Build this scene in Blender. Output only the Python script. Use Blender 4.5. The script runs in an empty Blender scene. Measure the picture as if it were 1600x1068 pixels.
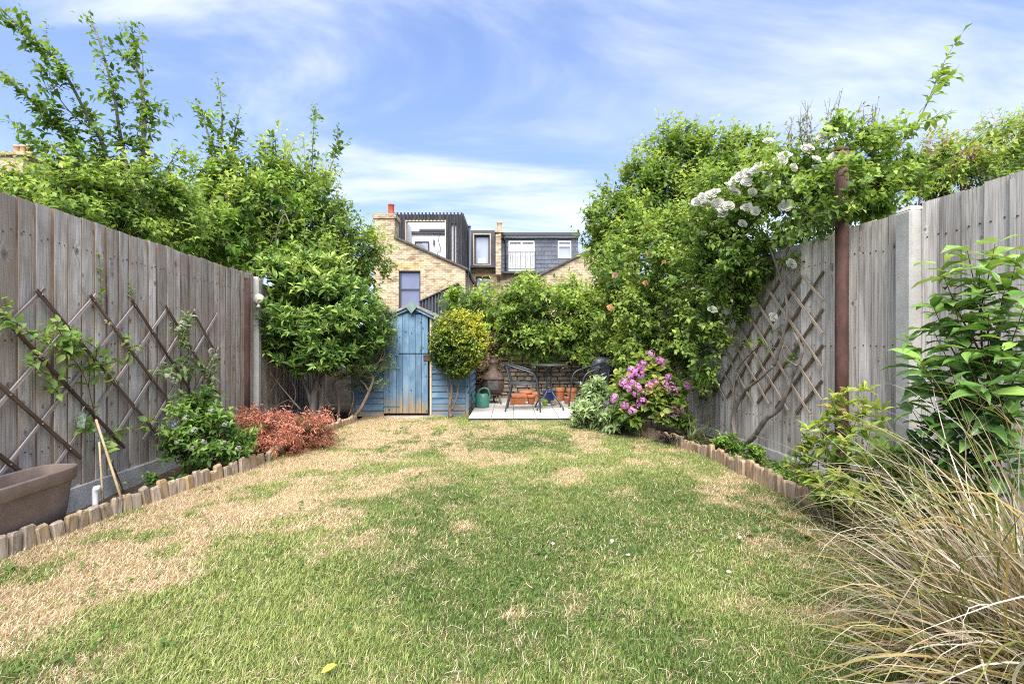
import bpy, math, random
import numpy as np
from mathutils import Vector, Matrix

# ------------------------------------------------------------------ camera, sky, sun, exposure
F = 755.0            # focal length in photo pixels (1600 wide)
CAM_Z = 1.08
HOR = 540.0
sc = bpy.context.scene
COL = sc.collection
cam_d = bpy.data.cameras.new('camera')
cam = bpy.data.objects.new('camera', cam_d)
COL.objects.link(cam)
cam.location = (0, 0, CAM_Z)
cam.rotation_euler = (math.radians(90), 0, 0)
cam_d.sensor_width = 36.0
cam_d.lens = 36.0 * F / 1600.0
cam_d.shift_y = (HOR - 534.0) / 1600.0
cam_d.clip_start = 0.05
cam_d.clip_end = 4000
sc.camera = cam

SUN_EL, SUN_AZ = 52.0, 1.0      # azimuth: degrees to the left of straight behind the camera
world = bpy.data.worlds.new('World')
sc.world = world
world.use_nodes = True
wn, wl = world.node_tree.nodes, world.node_tree.links
wn.clear()
w_out = wn.new('ShaderNodeOutputWorld')
w_bg = wn.new('ShaderNodeBackground')
w_bg.inputs['Strength'].default_value = 0.112
w_sky = wn.new('ShaderNodeTexSky')
w_sky.sky_type = 'NISHITA'
w_sky.sun_disc = False
w_sky.sun_elevation = math.radians(SUN_EL)
w_sky.sun_rotation = math.radians(180.0 + SUN_AZ)
w_sky.air_density = 1.15
w_sky.dust_density = 0.25
w_sky.ozone_density = 2.2
# thin high cloud: noise on the view direction projected to a flat cloud layer
w_tc = wn.new('ShaderNodeTexCoord')
w_sep = wn.new('ShaderNodeSeparateXYZ')
wl.new(w_tc.outputs['Generated'], w_sep.inputs[0])
w_zc = wn.new('ShaderNodeMath'); w_zc.operation = 'MAXIMUM'; w_zc.inputs[1].default_value = 0.0
wl.new(w_sep.outputs['Z'], w_zc.inputs[0])
w_za = wn.new('ShaderNodeMath'); w_za.operation = 'ADD'; w_za.inputs[1].default_value = 0.16
wl.new(w_zc.outputs[0], w_za.inputs[0])
w_dx = wn.new('ShaderNodeMath'); w_dx.operation = 'DIVIDE'
w_dy = wn.new('ShaderNodeMath'); w_dy.operation = 'DIVIDE'
wl.new(w_sep.outputs['X'], w_dx.inputs[0]); wl.new(w_za.outputs[0], w_dx.inputs[1])
wl.new(w_sep.outputs['Y'], w_dy.inputs[0]); wl.new(w_za.outputs[0], w_dy.inputs[1])
w_cmb = wn.new('ShaderNodeCombineXYZ')
wl.new(w_dx.outputs[0], w_cmb.inputs[0]); wl.new(w_dy.outputs[0], w_cmb.inputs[1])
w_map = wn.new('ShaderNodeMapping')
w_map.inputs['Rotation'].default_value = (0, 0, math.radians(28))
w_map.inputs['Scale'].default_value = (0.55, 1.25, 1.0)
w_map.inputs['Location'].default_value = (3.1, 7.7, 0.0)
wl.new(w_cmb.outputs[0], w_map.inputs[0])
w_n1 = wn.new('ShaderNodeTexNoise')
w_n1.inputs['Scale'].default_value = 1.15
w_n1.inputs['Detail'].default_value = 7.0
w_n1.inputs['Roughness'].default_value = 0.58
w_n1.inputs['Distortion'].default_value = 0.55
wl.new(w_map.outputs[0], w_n1.inputs['Vector'])
w_r = wn.new('ShaderNodeValToRGB')
w_r.color_ramp.interpolation = 'EASE'
w_r.color_ramp.elements[0].position = 0.40
w_r.color_ramp.elements[0].color = (0.07, 0.07, 0.07, 1)
w_r.color_ramp.elements[1].position = 0.68
w_r.color_ramp.elements[1].color = (0.85, 0.85, 0.85, 1)
wl.new(w_n1.outputs['Fac'], w_r.inputs[0])
w_mix = wn.new('ShaderNodeMix'); w_mix.data_type = 'RGBA'
w_mix.inputs['B'].default_value = (5.0, 5.25, 5.9, 1)
wl.new(w_r.outputs['Color'], w_mix.inputs['Factor'])
w_hs = wn.new('ShaderNodeHueSaturation'); w_hs.inputs['Hue'].default_value = 0.506; w_hs.inputs['Saturation'].default_value = 1.12; w_hs.inputs['Value'].default_value = 1.0
# soft shoulder so that the horizon keeps its colour
w_k = wn.new('ShaderNodeVectorMath'); w_k.operation = 'MULTIPLY_ADD'; w_k.inputs[1].default_value = (0.20, 0.165, 0.085); w_k.inputs[2].default_value = (1, 1, 1)
wl.new(w_sky.outputs[0], w_k.inputs[0])
w_dv = wn.new('ShaderNodeVectorMath'); w_dv.operation = 'DIVIDE'
wl.new(w_sky.outputs[0], w_dv.inputs[0]); wl.new(w_k.outputs[0], w_dv.inputs[1])
w_sc = wn.new('ShaderNodeVectorMath'); w_sc.operation = 'SCALE'; w_sc.inputs['Scale'].default_value = 1.45
wl.new(w_dv.outputs[0], w_sc.inputs[0])
wl.new(w_sc.outputs[0], w_hs.inputs['Color'])
wl.new(w_hs.outputs['Color'], w_mix.inputs['A'])
wl.new(w_mix.outputs['Result'], w_bg.inputs['Color'])
wl.new(w_bg.outputs[0], w_out.inputs['Surface'])

sun_d = bpy.data.lights.new('sun', 'SUN')
sun_d.energy = 4.5
sun_d.angle = math.radians(50.0)
sun_d.color = (1.0, 0.955, 0.88)
sun = bpy.data.objects.new('sun', sun_d)
COL.objects.link(sun)
_e, _a = math.radians(SUN_EL), math.radians(SUN_AZ)
sun_dir = Vector((-math.sin(_a) * math.cos(_e), -math.cos(_a) * math.cos(_e), math.sin(_e)))
sun.rotation_euler = sun_dir.to_track_quat('Z', 'Y').to_euler()
sun.location = (-6, -10, 20)

sc.view_settings.view_transform = 'Standard'
sc.view_settings.look = 'None'
sc.view_settings.exposure = 1.15
sc.view_settings.gamma = 1.0
sc.view_settings.use_curve_mapping = False
sc.render.engine = 'CYCLES'
sc.cycles.max_bounces = 7
sc.cycles.diffuse_bounces = 3
sc.cycles.glossy_bounces = 2
sc.cycles.transmission_bounces = 4
sc.cycles.transparent_max_bounces = 6
sc.cycles.sample_clamp_indirect = 6.0
sc.cycles.filter_width = 1.05
sc.cycles.use_denoising = False

# ------------------------------------------------------------------ helpers
rnd = random.Random(11)

def W(px, py, Z):
    """point of the place that stands Z metres into the garden and shows at photo pixel px, py"""
    return Vector(((px - 800.0) / F * Z, Z, CAM_Z + (HOR - py) / F * Z))

def tag(o, label=None, cat=None, group=None, kind=None):
    if label: o['label'] = label
    if cat: o['category'] = cat
    if group: o['group'] = group
    if kind: o['kind'] = kind
    return o

def empty(name, loc=(0, 0, 0), rz=0.0, label=None, cat=None, group=None):
    o = bpy.data.objects.new(name, None)
    o.empty_display_size = 0.1
    o.location = loc
    o.rotation_euler = (0, 0, rz)
    COL.objects.link(o)
    return tag(o, label, cat, group)

def link(name, me, parent=None, loc=None, rot=None, scale=None):
    o = bpy.data.objects.new(name, me)
    COL.objects.link(o)
    if parent is not None: o.parent = parent
    if loc is not None: o.location = loc
    if rot is not None: o.rotation_euler = rot
    if scale is not None: o.scale = scale
    return o

def mesh_np(name, V, T, mat=None, col=None, smooth=False):
    """triangles from numpy arrays, fast"""
    V = np.asarray(V, np.float32).reshape(-1, 3); T = np.asarray(T, np.int32).reshape(-1, 3)
    me = bpy.data.meshes.new(name)
    me.vertices.add(len(V)); me.vertices.foreach_set('co', V.ravel())
    me.loops.add(T.size); me.loops.foreach_set('vertex_index', T.ravel())
    me.polygons.add(len(T))
    me.polygons.foreach_set('loop_start', np.arange(0, T.size, 3, dtype=np.int32))
    me.update(calc_edges=True)
    if smooth: me.polygons.foreach_set('use_smooth', np.ones(len(T), bool))
    if col is not None:
        a = me.color_attributes.new('col', 'FLOAT_COLOR', 'POINT')
        c = np.ones((len(V), 4), np.float32); c[:, :3] = col
        a.data.foreach_set('color', c.ravel())
    if mat: me.materials.append(mat)
    return me

class MB:
    """collects shapes into one mesh"""
    def __init__(s): s.v = []; s.f = []; s.sm = []
    def add(s, V, Fs, smooth=False, M=None):
        b = len(s.v)
        for p in V:
            p = Vector(p)
            s.v.append(tuple(M @ p) if M is not None else tuple(p))
        for f in Fs: s.f.append(tuple(i + b for i in f)); s.sm.append(smooth)
        return s
    def box(s, x0, x1, y0, y1, z0, z1, c=0.0, M=None):
        if c <= 0:
            V = [(x0,y0,z0),(x1,y0,z0),(x1,y1,z0),(x0,y1,z0),(x0,y0,z1),(x1,y0,z1),(x1,y1,z1),(x0,y1,z1)]
            Fs = [(0,3,2,1),(4,5,6,7),(0,1,5,4),(1,2,6,5),(2,3,7,6),(3,0,4,7)]
            return s.add(V, Fs, False, M)
        c = min(c, (x1-x0)*.45, (y1-y0)*.45, (z1-z0)*.45)
        V = []; idx = {}
        for ix, x in ((0,x0),(1,x1)):
            for iy, y in ((0,y0),(1,y1)):
                for iz, z in ((0,z0),(1,z1)):
                    dx, dy, dz = (c if ix==0 else -c), (c if iy==0 else -c), (c if iz==0 else -c)
                    idx[ix,iy,iz,0] = len(V); V.append((x, y+dy, z+dz))
                    idx[ix,iy,iz,1] = len(V); V.append((x+dx, y, z+dz))
                    idx[ix,iy,iz,2] = len(V); V.append((x+dx, y+dy, z))
        g = lambda a,b,c_,k: idx[a,b,c_,k]
        Fs = [(g(0,0,0,0),g(0,0,1,0),g(0,1,1,0),g(0,1,0,0)), (g(1,0,0,0),g(1,1,0,0),g(1,1,1,0),g(1,0,1,0)),
              (g(0,0,0,1),g(1,0,0,1),g(1,0,1,1),g(0,0,1,1)), (g(0,1,0,1),g(0,1,1,1),g(1,1,1,1),g(1,1,0,1)),
              (g(0,0,0,2),g(0,1,0,2),g(1,1,0,2),g(1,0,0,2)), (g(0,0,1,2),g(1,0,1,2),g(1,1,1,2),g(0,1,1,2))]
        for a in (0,1):
            for b in (0,1):
                Fs.append((g(a,b,0,0),g(a,b,1,0),g(a,b,1,1),g(a,b,0,1)))
                Fs.append((g(a,0,b,0),g(a,1,b,0),g(a,1,b,2),g(a,0,b,2)))
                Fs.append((g(0,a,b,1),g(1,a,b,1),g(1,a,b,2),g(0,a,b,2)))
                for k in (0,1): Fs.append((g(a,b,k,0),g(a,b,k,1),g(a,b,k,2)))
        return s.add(V, Fs, False, M)
    def prism(s, pts, y0, y1, M=None):
        """polygon in x,z (anticlockwise seen from -y) pushed from y0 (front) to y1 (back)"""
        n = len(pts)
        V = [(x, y0, z) for x, z in pts] + [(x, y1, z) for x, z in pts]
        Fs = [tuple(range(n)), tuple(range(2*n-1, n-1, -1))]
        for i in range(n):
            j = (i+1) % n
            Fs.append((i, i+n, j+n, j))
        return s.add(V, Fs, False, M)
    def tube(s, P, R, n=6, cap=True, M=None):
        P = [Vector(p) for p in P]
        if not hasattr(R, '__len__'): R = [R]*len(P)
        V = []; Fs = []; up = Vector((0.13, 0.21, 0.97)); prev = None
        for i, p in enumerate(P):
            t = (P[min(i+1, len(P)-1)] - P[max(i-1, 0)])
            if t.length < 1e-9: t = Vector((0,0,1))
            t.normalize()
            if prev is None:
                a = t.cross(up)
                if a.length < 0.05: a = t.cross(Vector((1,0,0)))
            else:
                a = prev - t*prev.dot(t)
            a.normalize(); prev = a; b = t.cross(a)
            for k in range(n):
                th = 2*math.pi*k/n
                V.append(p + (a*math.cos(th) + b*math.sin(th))*R[i])
        for i in range(len(P)-1):
            for k in range(n):
                k2 = (k+1) % n
                Fs.append((i*n+k, i*n+k2, (i+1)*n+k2, (i+1)*n+k))
        if cap:
            Fs.append(tuple(range(n-1, -1, -1))); Fs.append(tuple((len(P)-1)*n+k for k in range(n)))
        return s.add(V, Fs, True, M)
    def lathe(s, prof, n=20, M=None, sx=1.0, sy=1.0):
        V = []; Fs = []
        for r, z in prof:
            for k in range(n):
                th = 2*math.pi*k/n
                V.append((r*math.cos(th)*sx, r*math.sin(th)*sy, z))
        for i in range(len(prof)-1):
            for k in range(n):
                k2 = (k+1) % n
                Fs.append((i*n+k, i*n+k2, (i+1)*n+k2, (i+1)*n+k))
        return s.add(V, Fs, True, M)
    def mesh(s, name, mat=None):
        me = bpy.data.meshes.new(name)
        me.from_pydata(s.v, [], s.f)
        me.polygons.foreach_set('use_smooth', s.sm)
        if mat: me.materials.append(mat)
        me.update()
        return me
    def build(s, name, mat, parent=None, loc=None, rot=None):
        return link(name, s.mesh(name, mat), parent, loc, rot)

def curve_pts(P, n=6):
    """Catmull-Rom through P"""
    P = [Vector(p) for p in P]; out = []
    for i in range(len(P)-1):
        p0, p1, p2, p3 = P[max(i-1,0)], P[i], P[i+1], P[min(i+2, len(P)-1)]
        for k in range(n):
            t = k/n
            out.append(0.5*((2*p1)+(p2-p0)*t+(2*p0-5*p1+4*p2-p3)*t*t+(3*p1-p0-3*p2+p3)*t**3))
    out.append(P[-1]); return out

# ------------------------------------------------------------------ materials
def newmat(name):
    m = bpy.data.materials.new(name); m.use_nodes = True
    nt = m.node_tree; nt.nodes.clear()
    out = nt.nodes.new('ShaderNodeOutputMaterial'); b = nt.nodes.new('ShaderNodeBsdfPrincipled')
    nt.links.new(b.outputs[0], out.inputs['Surface'])
    return m, nt, nt.nodes, nt.links, b, out

def ramp(nodes, stops):
    r = nodes.new('ShaderNodeValToRGB')
    while len(r.color_ramp.elements) < len(stops): r.color_ramp.elements.new(0.5)
    for e, (p, c) in zip(r.color_ramp.elements, stops): e.position = p; e.color = (c[0], c[1], c[2], 1)
    return r

def coords(nodes, links, scale=(1,1,1), rand=0.0):
    tc = nodes.new('ShaderNodeTexCoord'); mp = nodes.new('ShaderNodeMapping'); mp.inputs['Scale'].default_value = scale
    if rand:
        oi = nodes.new('ShaderNodeObjectInfo')
        v = nodes.new('ShaderNodeVectorMath'); v.operation = 'SCALE'; v.inputs[0].default_value = (rand, rand*1.7, rand*2.3)
        links.new(oi.outputs['Random'], v.inputs['Scale'])
        a = nodes.new('ShaderNodeVectorMath'); a.operation = 'ADD'
        links.new(tc.outputs['Object'], a.inputs[0]); links.new(v.outputs[0], a.inputs[1])
        links.new(a.outputs[0], mp.inputs[0])
    else:
        links.new(tc.outputs['Object'], mp.inputs[0])
    return mp

def noise(nodes, links, vec, scale, detail=4, rough=0.6, dist=0.0):
    n = nodes.new('ShaderNodeTexNoise'); n.inputs['Scale'].default_value = scale
    n.inputs['Detail'].default_value = detail; n.inputs['Roughness'].default_value = rough; n.inputs['Distortion'].default_value = dist
    if vec is not None: links.new(vec.outputs[0], n.inputs['Vector'])
    return n

def mixc(nodes, links, fac, a, b, mode='MIX', f=0.5):
    m = nodes.new('ShaderNodeMix'); m.data_type = 'RGBA'; m.blend_type = mode
    m.inputs['Factor'].default_value = f
    if fac is not None: links.new(fac, m.inputs['Factor'])
    for k, s_ in (('A', a), ('B', b)):
        if isinstance(s_, (tuple, list)): m.inputs[k].default_value = (s_[0], s_[1], s_[2], 1)
        else: links.new(s_, m.inputs[k])
    return m

def bump(nodes, links, h, bsdf, strength=0.4, dist=0.01):
    b = nodes.new('ShaderNodeBump'); b.inputs['Strength'].default_value = strength; b.inputs['Distance'].default_value = dist
    links.new(h, b.inputs['Height']); links.new(b.outputs[0], bsdf.inputs['Normal'])

def mottled(name, stops, scale=8, rough=0.8, bmp=0.3, bdist=0.01, vec=(1,1,1), rand=0.0, detail=5, metal=0.0, spec=0.3, vary=0.0, fine=None):
    m, nt, N, L, b, out = newmat(name)
    mp = coords(N, L, vec, rand)
    n = noise(N, L, mp, scale, detail, 0.62)
    r = ramp(N, stops); L.new(n.outputs['Fac'], r.inputs[0])
    c = r.outputs['Color']
    if vary:
        oi = N.new('ShaderNodeObjectInfo'); hv = N.new('ShaderNodeHueSaturation')
        mr = N.new('ShaderNodeMapRange'); mr.inputs['To Min'].default_value = 1-vary; mr.inputs['To Max'].default_value = 1+vary
        L.new(oi.outputs['Random'], mr.inputs['Value']); L.new(mr.outputs[0], hv.inputs['Value']); L.new(c, hv.inputs['Color']); c = hv.outputs['Color']
    h = n.outputs['Fac']
    if fine:
        n2 = noise(N, L, mp, fine, 3, 0.7); h = n2.outputs['Fac']
        c = mixc(N, L, None, c, n2.outputs['Color'], 'SOFT_LIGHT', 0.5).outputs['Result']
        hs = N.new('ShaderNodeHueSaturation'); hs.inputs['Saturation'].default_value = 0.85; L.new(c, hs.inputs['Color']); c = hs.outputs['Color']
    L.new(c, b.inputs['Base Color'])
    b.inputs['Roughness'].default_value = rough; b.inputs['Metallic'].default_value = metal
    b.inputs['Specular IOR Level'].default_value = spec
    if bmp: bump(N, L, h, b, bmp, bdist)
    return m

def wood(name, dark, mid, light, grain=(55, 55, 1.6), knots=True, rough=0.85, vary=0.16, rand=13.0, axis='z', bmp=0.35, stain=None, knot_rare=0.80):
    """weathered timber; grain runs along the given local axis"""
    m, nt, N, L, b, out = newmat(name)
    g = {'z': grain, 'x': (grain[2], grain[1], grain[0])}[axis]
    mp = coords(N, L, g, rand); kn = None
    if knots:
        mp3 = coords(N, L, (8.5, 8.5, 7.0), rand*1.37)
        sp3 = N.new('ShaderNodeSeparateXYZ'); cb3 = N.new('ShaderNodeCombineXYZ'); L.new(mp3.outputs[0], sp3.inputs[0]); L.new(sp3.outputs['X'], cb3.inputs[0]); L.new(sp3.outputs['Z'], cb3.inputs[1])
        vo = N.new('ShaderNodeTexVoronoi'); vo.voronoi_dimensions = '2D'; vo.inputs['Scale'].default_value = 1.0; L.new(cb3.outputs[0], vo.inputs['Vector'])
        sep = N.new('ShaderNodeSeparateColor'); L.new(vo.outputs['Color'], sep.inputs[0])
        gt = N.new('ShaderNodeMath'); gt.operation = 'GREATER_THAN'; gt.inputs[1].default_value = knot_rare; L.new(sep.outputs[0], gt.inputs[0])
        # knot size differs from cell to cell
        szm = N.new('ShaderNodeMapRange'); szm.inputs['To Min'].default_value = 2.2; szm.inputs['To Max'].default_value = 0.8; L.new(sep.outputs[1], szm.inputs['Value'])
        dsz = N.new('ShaderNodeMath'); dsz.operation = 'MULTIPLY'; L.new(vo.outputs['Distance'], dsz.inputs[0]); L.new(szm.outputs[0], dsz.inputs[1])
        rk = ramp(N, [(0.06, (1,1,1)), (0.10, (0.45,0.45,0.45)), (0.15, (0.75,0.75,0.75)), (0.21, (0,0,0))]); L.new(dsz.outputs[0], rk.inputs[0])
        kn = N.new('ShaderNodeMath'); kn.operation = 'MULTIPLY'; kn.use_clamp = True; L.new(rk.outputs['Color'], kn.inputs[0]); L.new(gt.outputs[0], kn.inputs[1])
        fo = N.new('ShaderNodeMapRange'); fo.interpolation_type = 'SMOOTHSTEP'; fo.inputs['From Min'].default_value = 0.55; fo.inputs['From Max'].default_value = 0.0; fo.inputs['To Max'].default_value = 2.6; L.new(dsz.outputs[0], fo.inputs['Value'])
        fg = N.new('ShaderNodeMath'); fg.operation = 'MULTIPLY'; L.new(fo.outputs[0], fg.inputs[0]); L.new(gt.outputs[0], fg.inputs[1])
        cbk = N.new('ShaderNodeCombineXYZ'); L.new(fg.outputs[0], cbk.inputs[0])
        adk = N.new('ShaderNodeVectorMath'); adk.operation = 'ADD'; L.new(mp.outputs[0], adk.inputs[0]); L.new(cbk.outputs[0], adk.inputs[1]); mp = adk
    n1 = noise(N, L, mp, 1.0, 6, 0.65, 0.9)
    nf = N.new('ShaderNodeVectorMath'); nf.operation = 'MULTIPLY'; nf.inputs[1].default_value = (3.2, 3.2, 1.5) if axis == 'z' else (1.5, 3.2, 3.2); L.new(mp.outputs[0], nf.inputs[0])
    n5 = noise(N, L, nf, 1.0, 3, 0.7, 0.3)
    k = 0.14
    mp2 = coords(N, L, (g[0]*k, g[1]*k, g[2]*1.0), rand)
    n2 = noise(N, L, mp2, 1.0, 4, 0.55, 1.4)
    mx = N.new('ShaderNodeMath'); mx.operation = 'MULTIPLY_ADD'; mx.inputs[1].default_value = 0.55
    L.new(n1.outputs['Fac'], mx.inputs[0])
    ml = N.new('ShaderNodeMath'); ml.operation = 'MULTIPLY'; ml.inputs[1].default_value = 0.45
    L.new(n2.outputs['Fac'], ml.inputs[0]); L.new(ml.outputs[0], mx.inputs[2])
    r = ramp(N, [(0.33, dark), (0.48, mid), (0.64, light)]); L.new(mx.outputs[0], r.inputs[0])
    c = r.outputs['Color']
    oi = N.new('ShaderNodeObjectInfo'); hv = N.new('ShaderNodeHueSaturation')
    mr = N.new('ShaderNodeMapRange'); mr.inputs['To Min'].default_value = 1-vary; mr.inputs['To Max'].default_value = 1+vary
    L.new(oi.outputs['Random'], mr.inputs['Value']); L.new(mr.outputs[0], hv.inputs['Value']); L.new(c, hv.inputs['Color'])
    c = hv.outputs['Color']
    if stain:
        mp4 = coords(N, L, (2.2, 2.2, 1.1), rand)
        n4 = noise(N, L, mp4, 1.6, 4, 0.6)
        r4 = ramp(N, [(0.42, (0,0,0)), (0.66, (1,1,1))]); L.new(n4.outputs['Fac'], r4.inputs[0])
        c = mixc(N, L, r4.outputs['Color'], c, stain).outputs['Result']
    r5 = ramp(N, [(0.34, (0.52,0.50,0.48)), (0.50, (1,1,1)), (0.70, (1.12,1.12,1.12))]); L.new(n5.outputs['Fac'], r5.inputs[0])
    c = mixc(N, L, None, c, r5.outputs['Color'], 'MULTIPLY', 0.8).outputs['Result']
    if kn: c = mixc(N, L, kn.outputs[0], c, tuple(x*0.8 for x in dark)).outputs['Result']
    L.new(c, b.inputs['Base Color']); b.inputs['Roughness'].default_value = rough; b.inputs['Specular IOR Level'].default_value = 0.2
    bump(N, L, n1.outputs['Fac'], b, bmp, 0.004)
    return m

def plain(name, c, rough=0.5, metal=0.0, spec=0.5, vary=0.06, scale=14):
    d = tuple(x*(1-vary*2) for x in c); l = tuple(min(1, x*(1+vary*2)) for x in c)
    return mottled(name, [(0.3, d), (0.7, l)], scale, rough, 0.08, 0.002, metal=metal, spec=spec)

def leafmat(name, gloss=0.45, trans=0.44, by_object=False, spec=0.35):
    m, nt, N, L, b, out = newmat(name)
    if by_object:
        oi = N.new('ShaderNodeObjectInfo'); c0 = oi.outputs['Color']
    else:
        at = N.new('ShaderNodeVertexColor'); at.layer_name = 'col'; c0 = at.outputs['Color']
    tc = N.new('ShaderNodeTexCoord'); n = noise(N, L, None, 30 if not by_object else 2.5, 2, 0.6); L.new(tc.outputs['Object'], n.inputs['Vector'])
    mr = N.new('ShaderNodeMapRange'); mr.inputs['From Min'].default_value = 0.3; mr.inputs['From Max'].default_value = 0.7
    mr.inputs['To Min'].default_value = 0.85; mr.inputs['To Max'].default_value = 1.15
    L.new(n.outputs['Fac'], mr.inputs['Value'])
    hv = N.new('ShaderNodeHueSaturation'); L.new(mr.outputs[0], hv.inputs['Value']); L.new(c0, hv.inputs['Color'])
    if by_object and name != 'petal':
        sx_ = N.new('ShaderNodeSeparateXYZ'); L.new(tc.outputs['Object'], sx_.inputs[0])
        ab = N.new('ShaderNodeMath'); ab.operation = 'ABSOLUTE'; L.new(sx_.outputs['X'], ab.inputs[0])
        rib = N.new('ShaderNodeMapRange'); rib.inputs['From Min'].default_value = 0.07; rib.inputs['From Max'].default_value = 0.01; L.new(ab.outputs[0], rib.inputs['Value'])
        dg = N.new('ShaderNodeMath'); dg.operation = 'MULTIPLY_ADD'; dg.inputs[1].default_value = -0.7; L.new(ab.outputs[0], dg.inputs[0]); L.new(sx_.outputs['Y'], dg.inputs[2])
        sw_ = N.new('ShaderNodeMath'); sw_.operation = 'MULTIPLY'; sw_.inputs[1].default_value = 52.0; L.new(dg.outputs[0], sw_.inputs[0])
        sn = N.new('ShaderNodeMath'); sn.operation = 'SINE'; L.new(sw_.outputs[0], sn.inputs[0])
        sv = N.new('ShaderNodeMapRange'); sv.inputs['From Min'].default_value = 0.7; sv.inputs['From Max'].default_value = 1.0; sv.inputs['To Max'].default_value = 0.35; L.new(sn.outputs[0], sv.inputs['Value'])
        vm = N.new('ShaderNodeMath'); vm.operation = 'MAXIMUM'; L.new(rib.outputs[0], vm.inputs[0]); L.new(sv.outputs[0], vm.inputs[1])
        mv = mixc(N, L, None, hv.outputs['Color'], (0.42,0.46,0.20)); vf = N.new('ShaderNodeMath'); vf.operation = 'MULTIPLY'; vf.inputs[1].default_value = 0.45; L.new(vm.outputs[0], vf.inputs[0]); L.new(vf.outputs[0], mv.inputs['Factor'])
        hv2 = N.new('ShaderNodeHueSaturation'); L.new(mv.outputs['Result'], hv2.inputs['Color']); hv = hv2
        bump(N, L, vm.outputs[0], b, 0.25, 0.05)
    L.new(hv.outputs['Color'], b.inputs['Base Color'])
    b.inputs['Roughness'].default_value = gloss; b.inputs['Specular IOR Level'].default_value = spec
    t = N.new('ShaderNodeBsdfTranslucent')
    hs = N.new('ShaderNodeHueSaturation'); hs.inputs['Saturation'].default_value = 1.1; hs.inputs['Value'].default_value = 1.25
    hs.inputs['Hue'].default_value = 0.485
    L.new(hv.outputs['Color'], hs.inputs['Color']); L.new(hs.outputs['Color'], t.inputs['Color'])
    ms = N.new('ShaderNodeMixShader'); ms.inputs[0].default_value = trans
    L.new(b.outputs[0], ms.inputs[1]); L.new(t.outputs[0], ms.inputs[2]); L.new(ms.outputs[0], out.inputs['Surface'])
    return m

def brickmat(name, c1, c2, mortar, dark=None):
    m, nt, N, L, b, out = newmat(name)
    tc = N.new('ShaderNodeTexCoord'); sp = N.new('ShaderNodeSeparateXYZ'); L.new(tc.outputs['Object'], sp.inputs[0])
    ad = N.new('ShaderNodeMath'); ad.operation = 'ADD'; L.new(sp.outputs['X'], ad.inputs[0]); L.new(sp.outputs['Y'], ad.inputs[1])
    cb = N.new('ShaderNodeCombineXYZ'); L.new(ad.outputs[0], cb.inputs[0]); L.new(sp.outputs['Z'], cb.inputs[1])
    bt = N.new('ShaderNodeTexBrick'); bt.inputs['Scale'].default_value = 1.0
    bt.inputs['Brick Width'].default_value = 0.225; bt.inputs['Row Height'].default_value = 0.075
    bt.inputs['Mortar Size'].default_value = 0.014; bt.inputs['Mortar Smooth'].default_value = 0.2; bt.inputs['Bias'].default_value = -0.1
    bt.inputs['Color1'].default_value = (*c1, 1); bt.inputs['Color2'].default_value = (*c2, 1); bt.inputs['Mortar'].default_value = (*mortar, 1)
    L.new(cb.outputs[0], bt.inputs['Vector'])
    # brick by brick tone: cells the size of a brick
    mpv = N.new('ShaderNodeMapping'); mpv.inputs['Scale'].default_value = (4.44, 13.33, 1); L.new(cb.outputs[0], mpv.inputs[0])
    wn_ = N.new('ShaderNodeTexVoronoi'); wn_.inputs['Scale'].default_value = 0.9; L.new(mpv.outputs[0], wn_.inputs['Vector'])
    sepc = N.new('ShaderNodeSeparateColor'); L.new(wn_.outputs['Color'], sepc.inputs[0])
    r = ramp(N, [(0.0, (0.30,0.24,0.22)), (0.25, (0.70,0.62,0.58)), (0.6, (1.05,1.02,0.95)), (1.0, (1.35,1.3,1.2))]); L.new(sepc.outputs[0], r.inputs[0])
    mm = mixc(N, L, None, bt.outputs['Color'], r.outputs['Color'], 'MULTIPLY', 0.6)
    n = noise(N, L, cb, 1.1, 5, 0.65)
    r2 = ramp(N, [(0.35, (0.75,0.7,0.65)), (0.65, (1.08,1.06,1.02))]); L.new(n.outputs['Fac'], r2.inputs[0])
    m2 = mixc(N, L, None, mm.outputs['Result'], r2.outputs['Color'], 'MULTIPLY', 1.0)
    L.new(m2.outputs['Result'], b.inputs['Base Color']); b.inputs['Roughness'].default_value = 0.9; b.inputs['Specular IOR Level'].default_value = 0.15
    inv = N.new('ShaderNodeMath'); inv.operation = 'SUBTRACT'; inv.inputs[0].default_value = 1.0; L.new(bt.outputs['Fac'], inv.inputs[1])
    bump(N, L, inv.outputs[0], b, 0.5, 0.01)
    return m

def glassmat(name, tint=(0.35, 0.4, 0.48), rough=0.03):
    m, nt, N, L, b, out = newmat(name)
    mp = coords(N, L, (1.3, 1.3, 0.7)); n = noise(N, L, mp, 1.2, 3, 0.5)
    r = ramp(N, [(0.35, tuple(x*0.8 for x in tint)), (0.65, tint)]); L.new(n.outputs['Fac'], r.inputs[0])
    L.new(r.outputs['Color'], b.inputs['Base Color']); b.inputs['Roughness'].default_value = rough
    b.inputs['Specular IOR Level'].default_value = 1.0; b.inputs['Metallic'].default_value = 0.35
    return m

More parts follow.
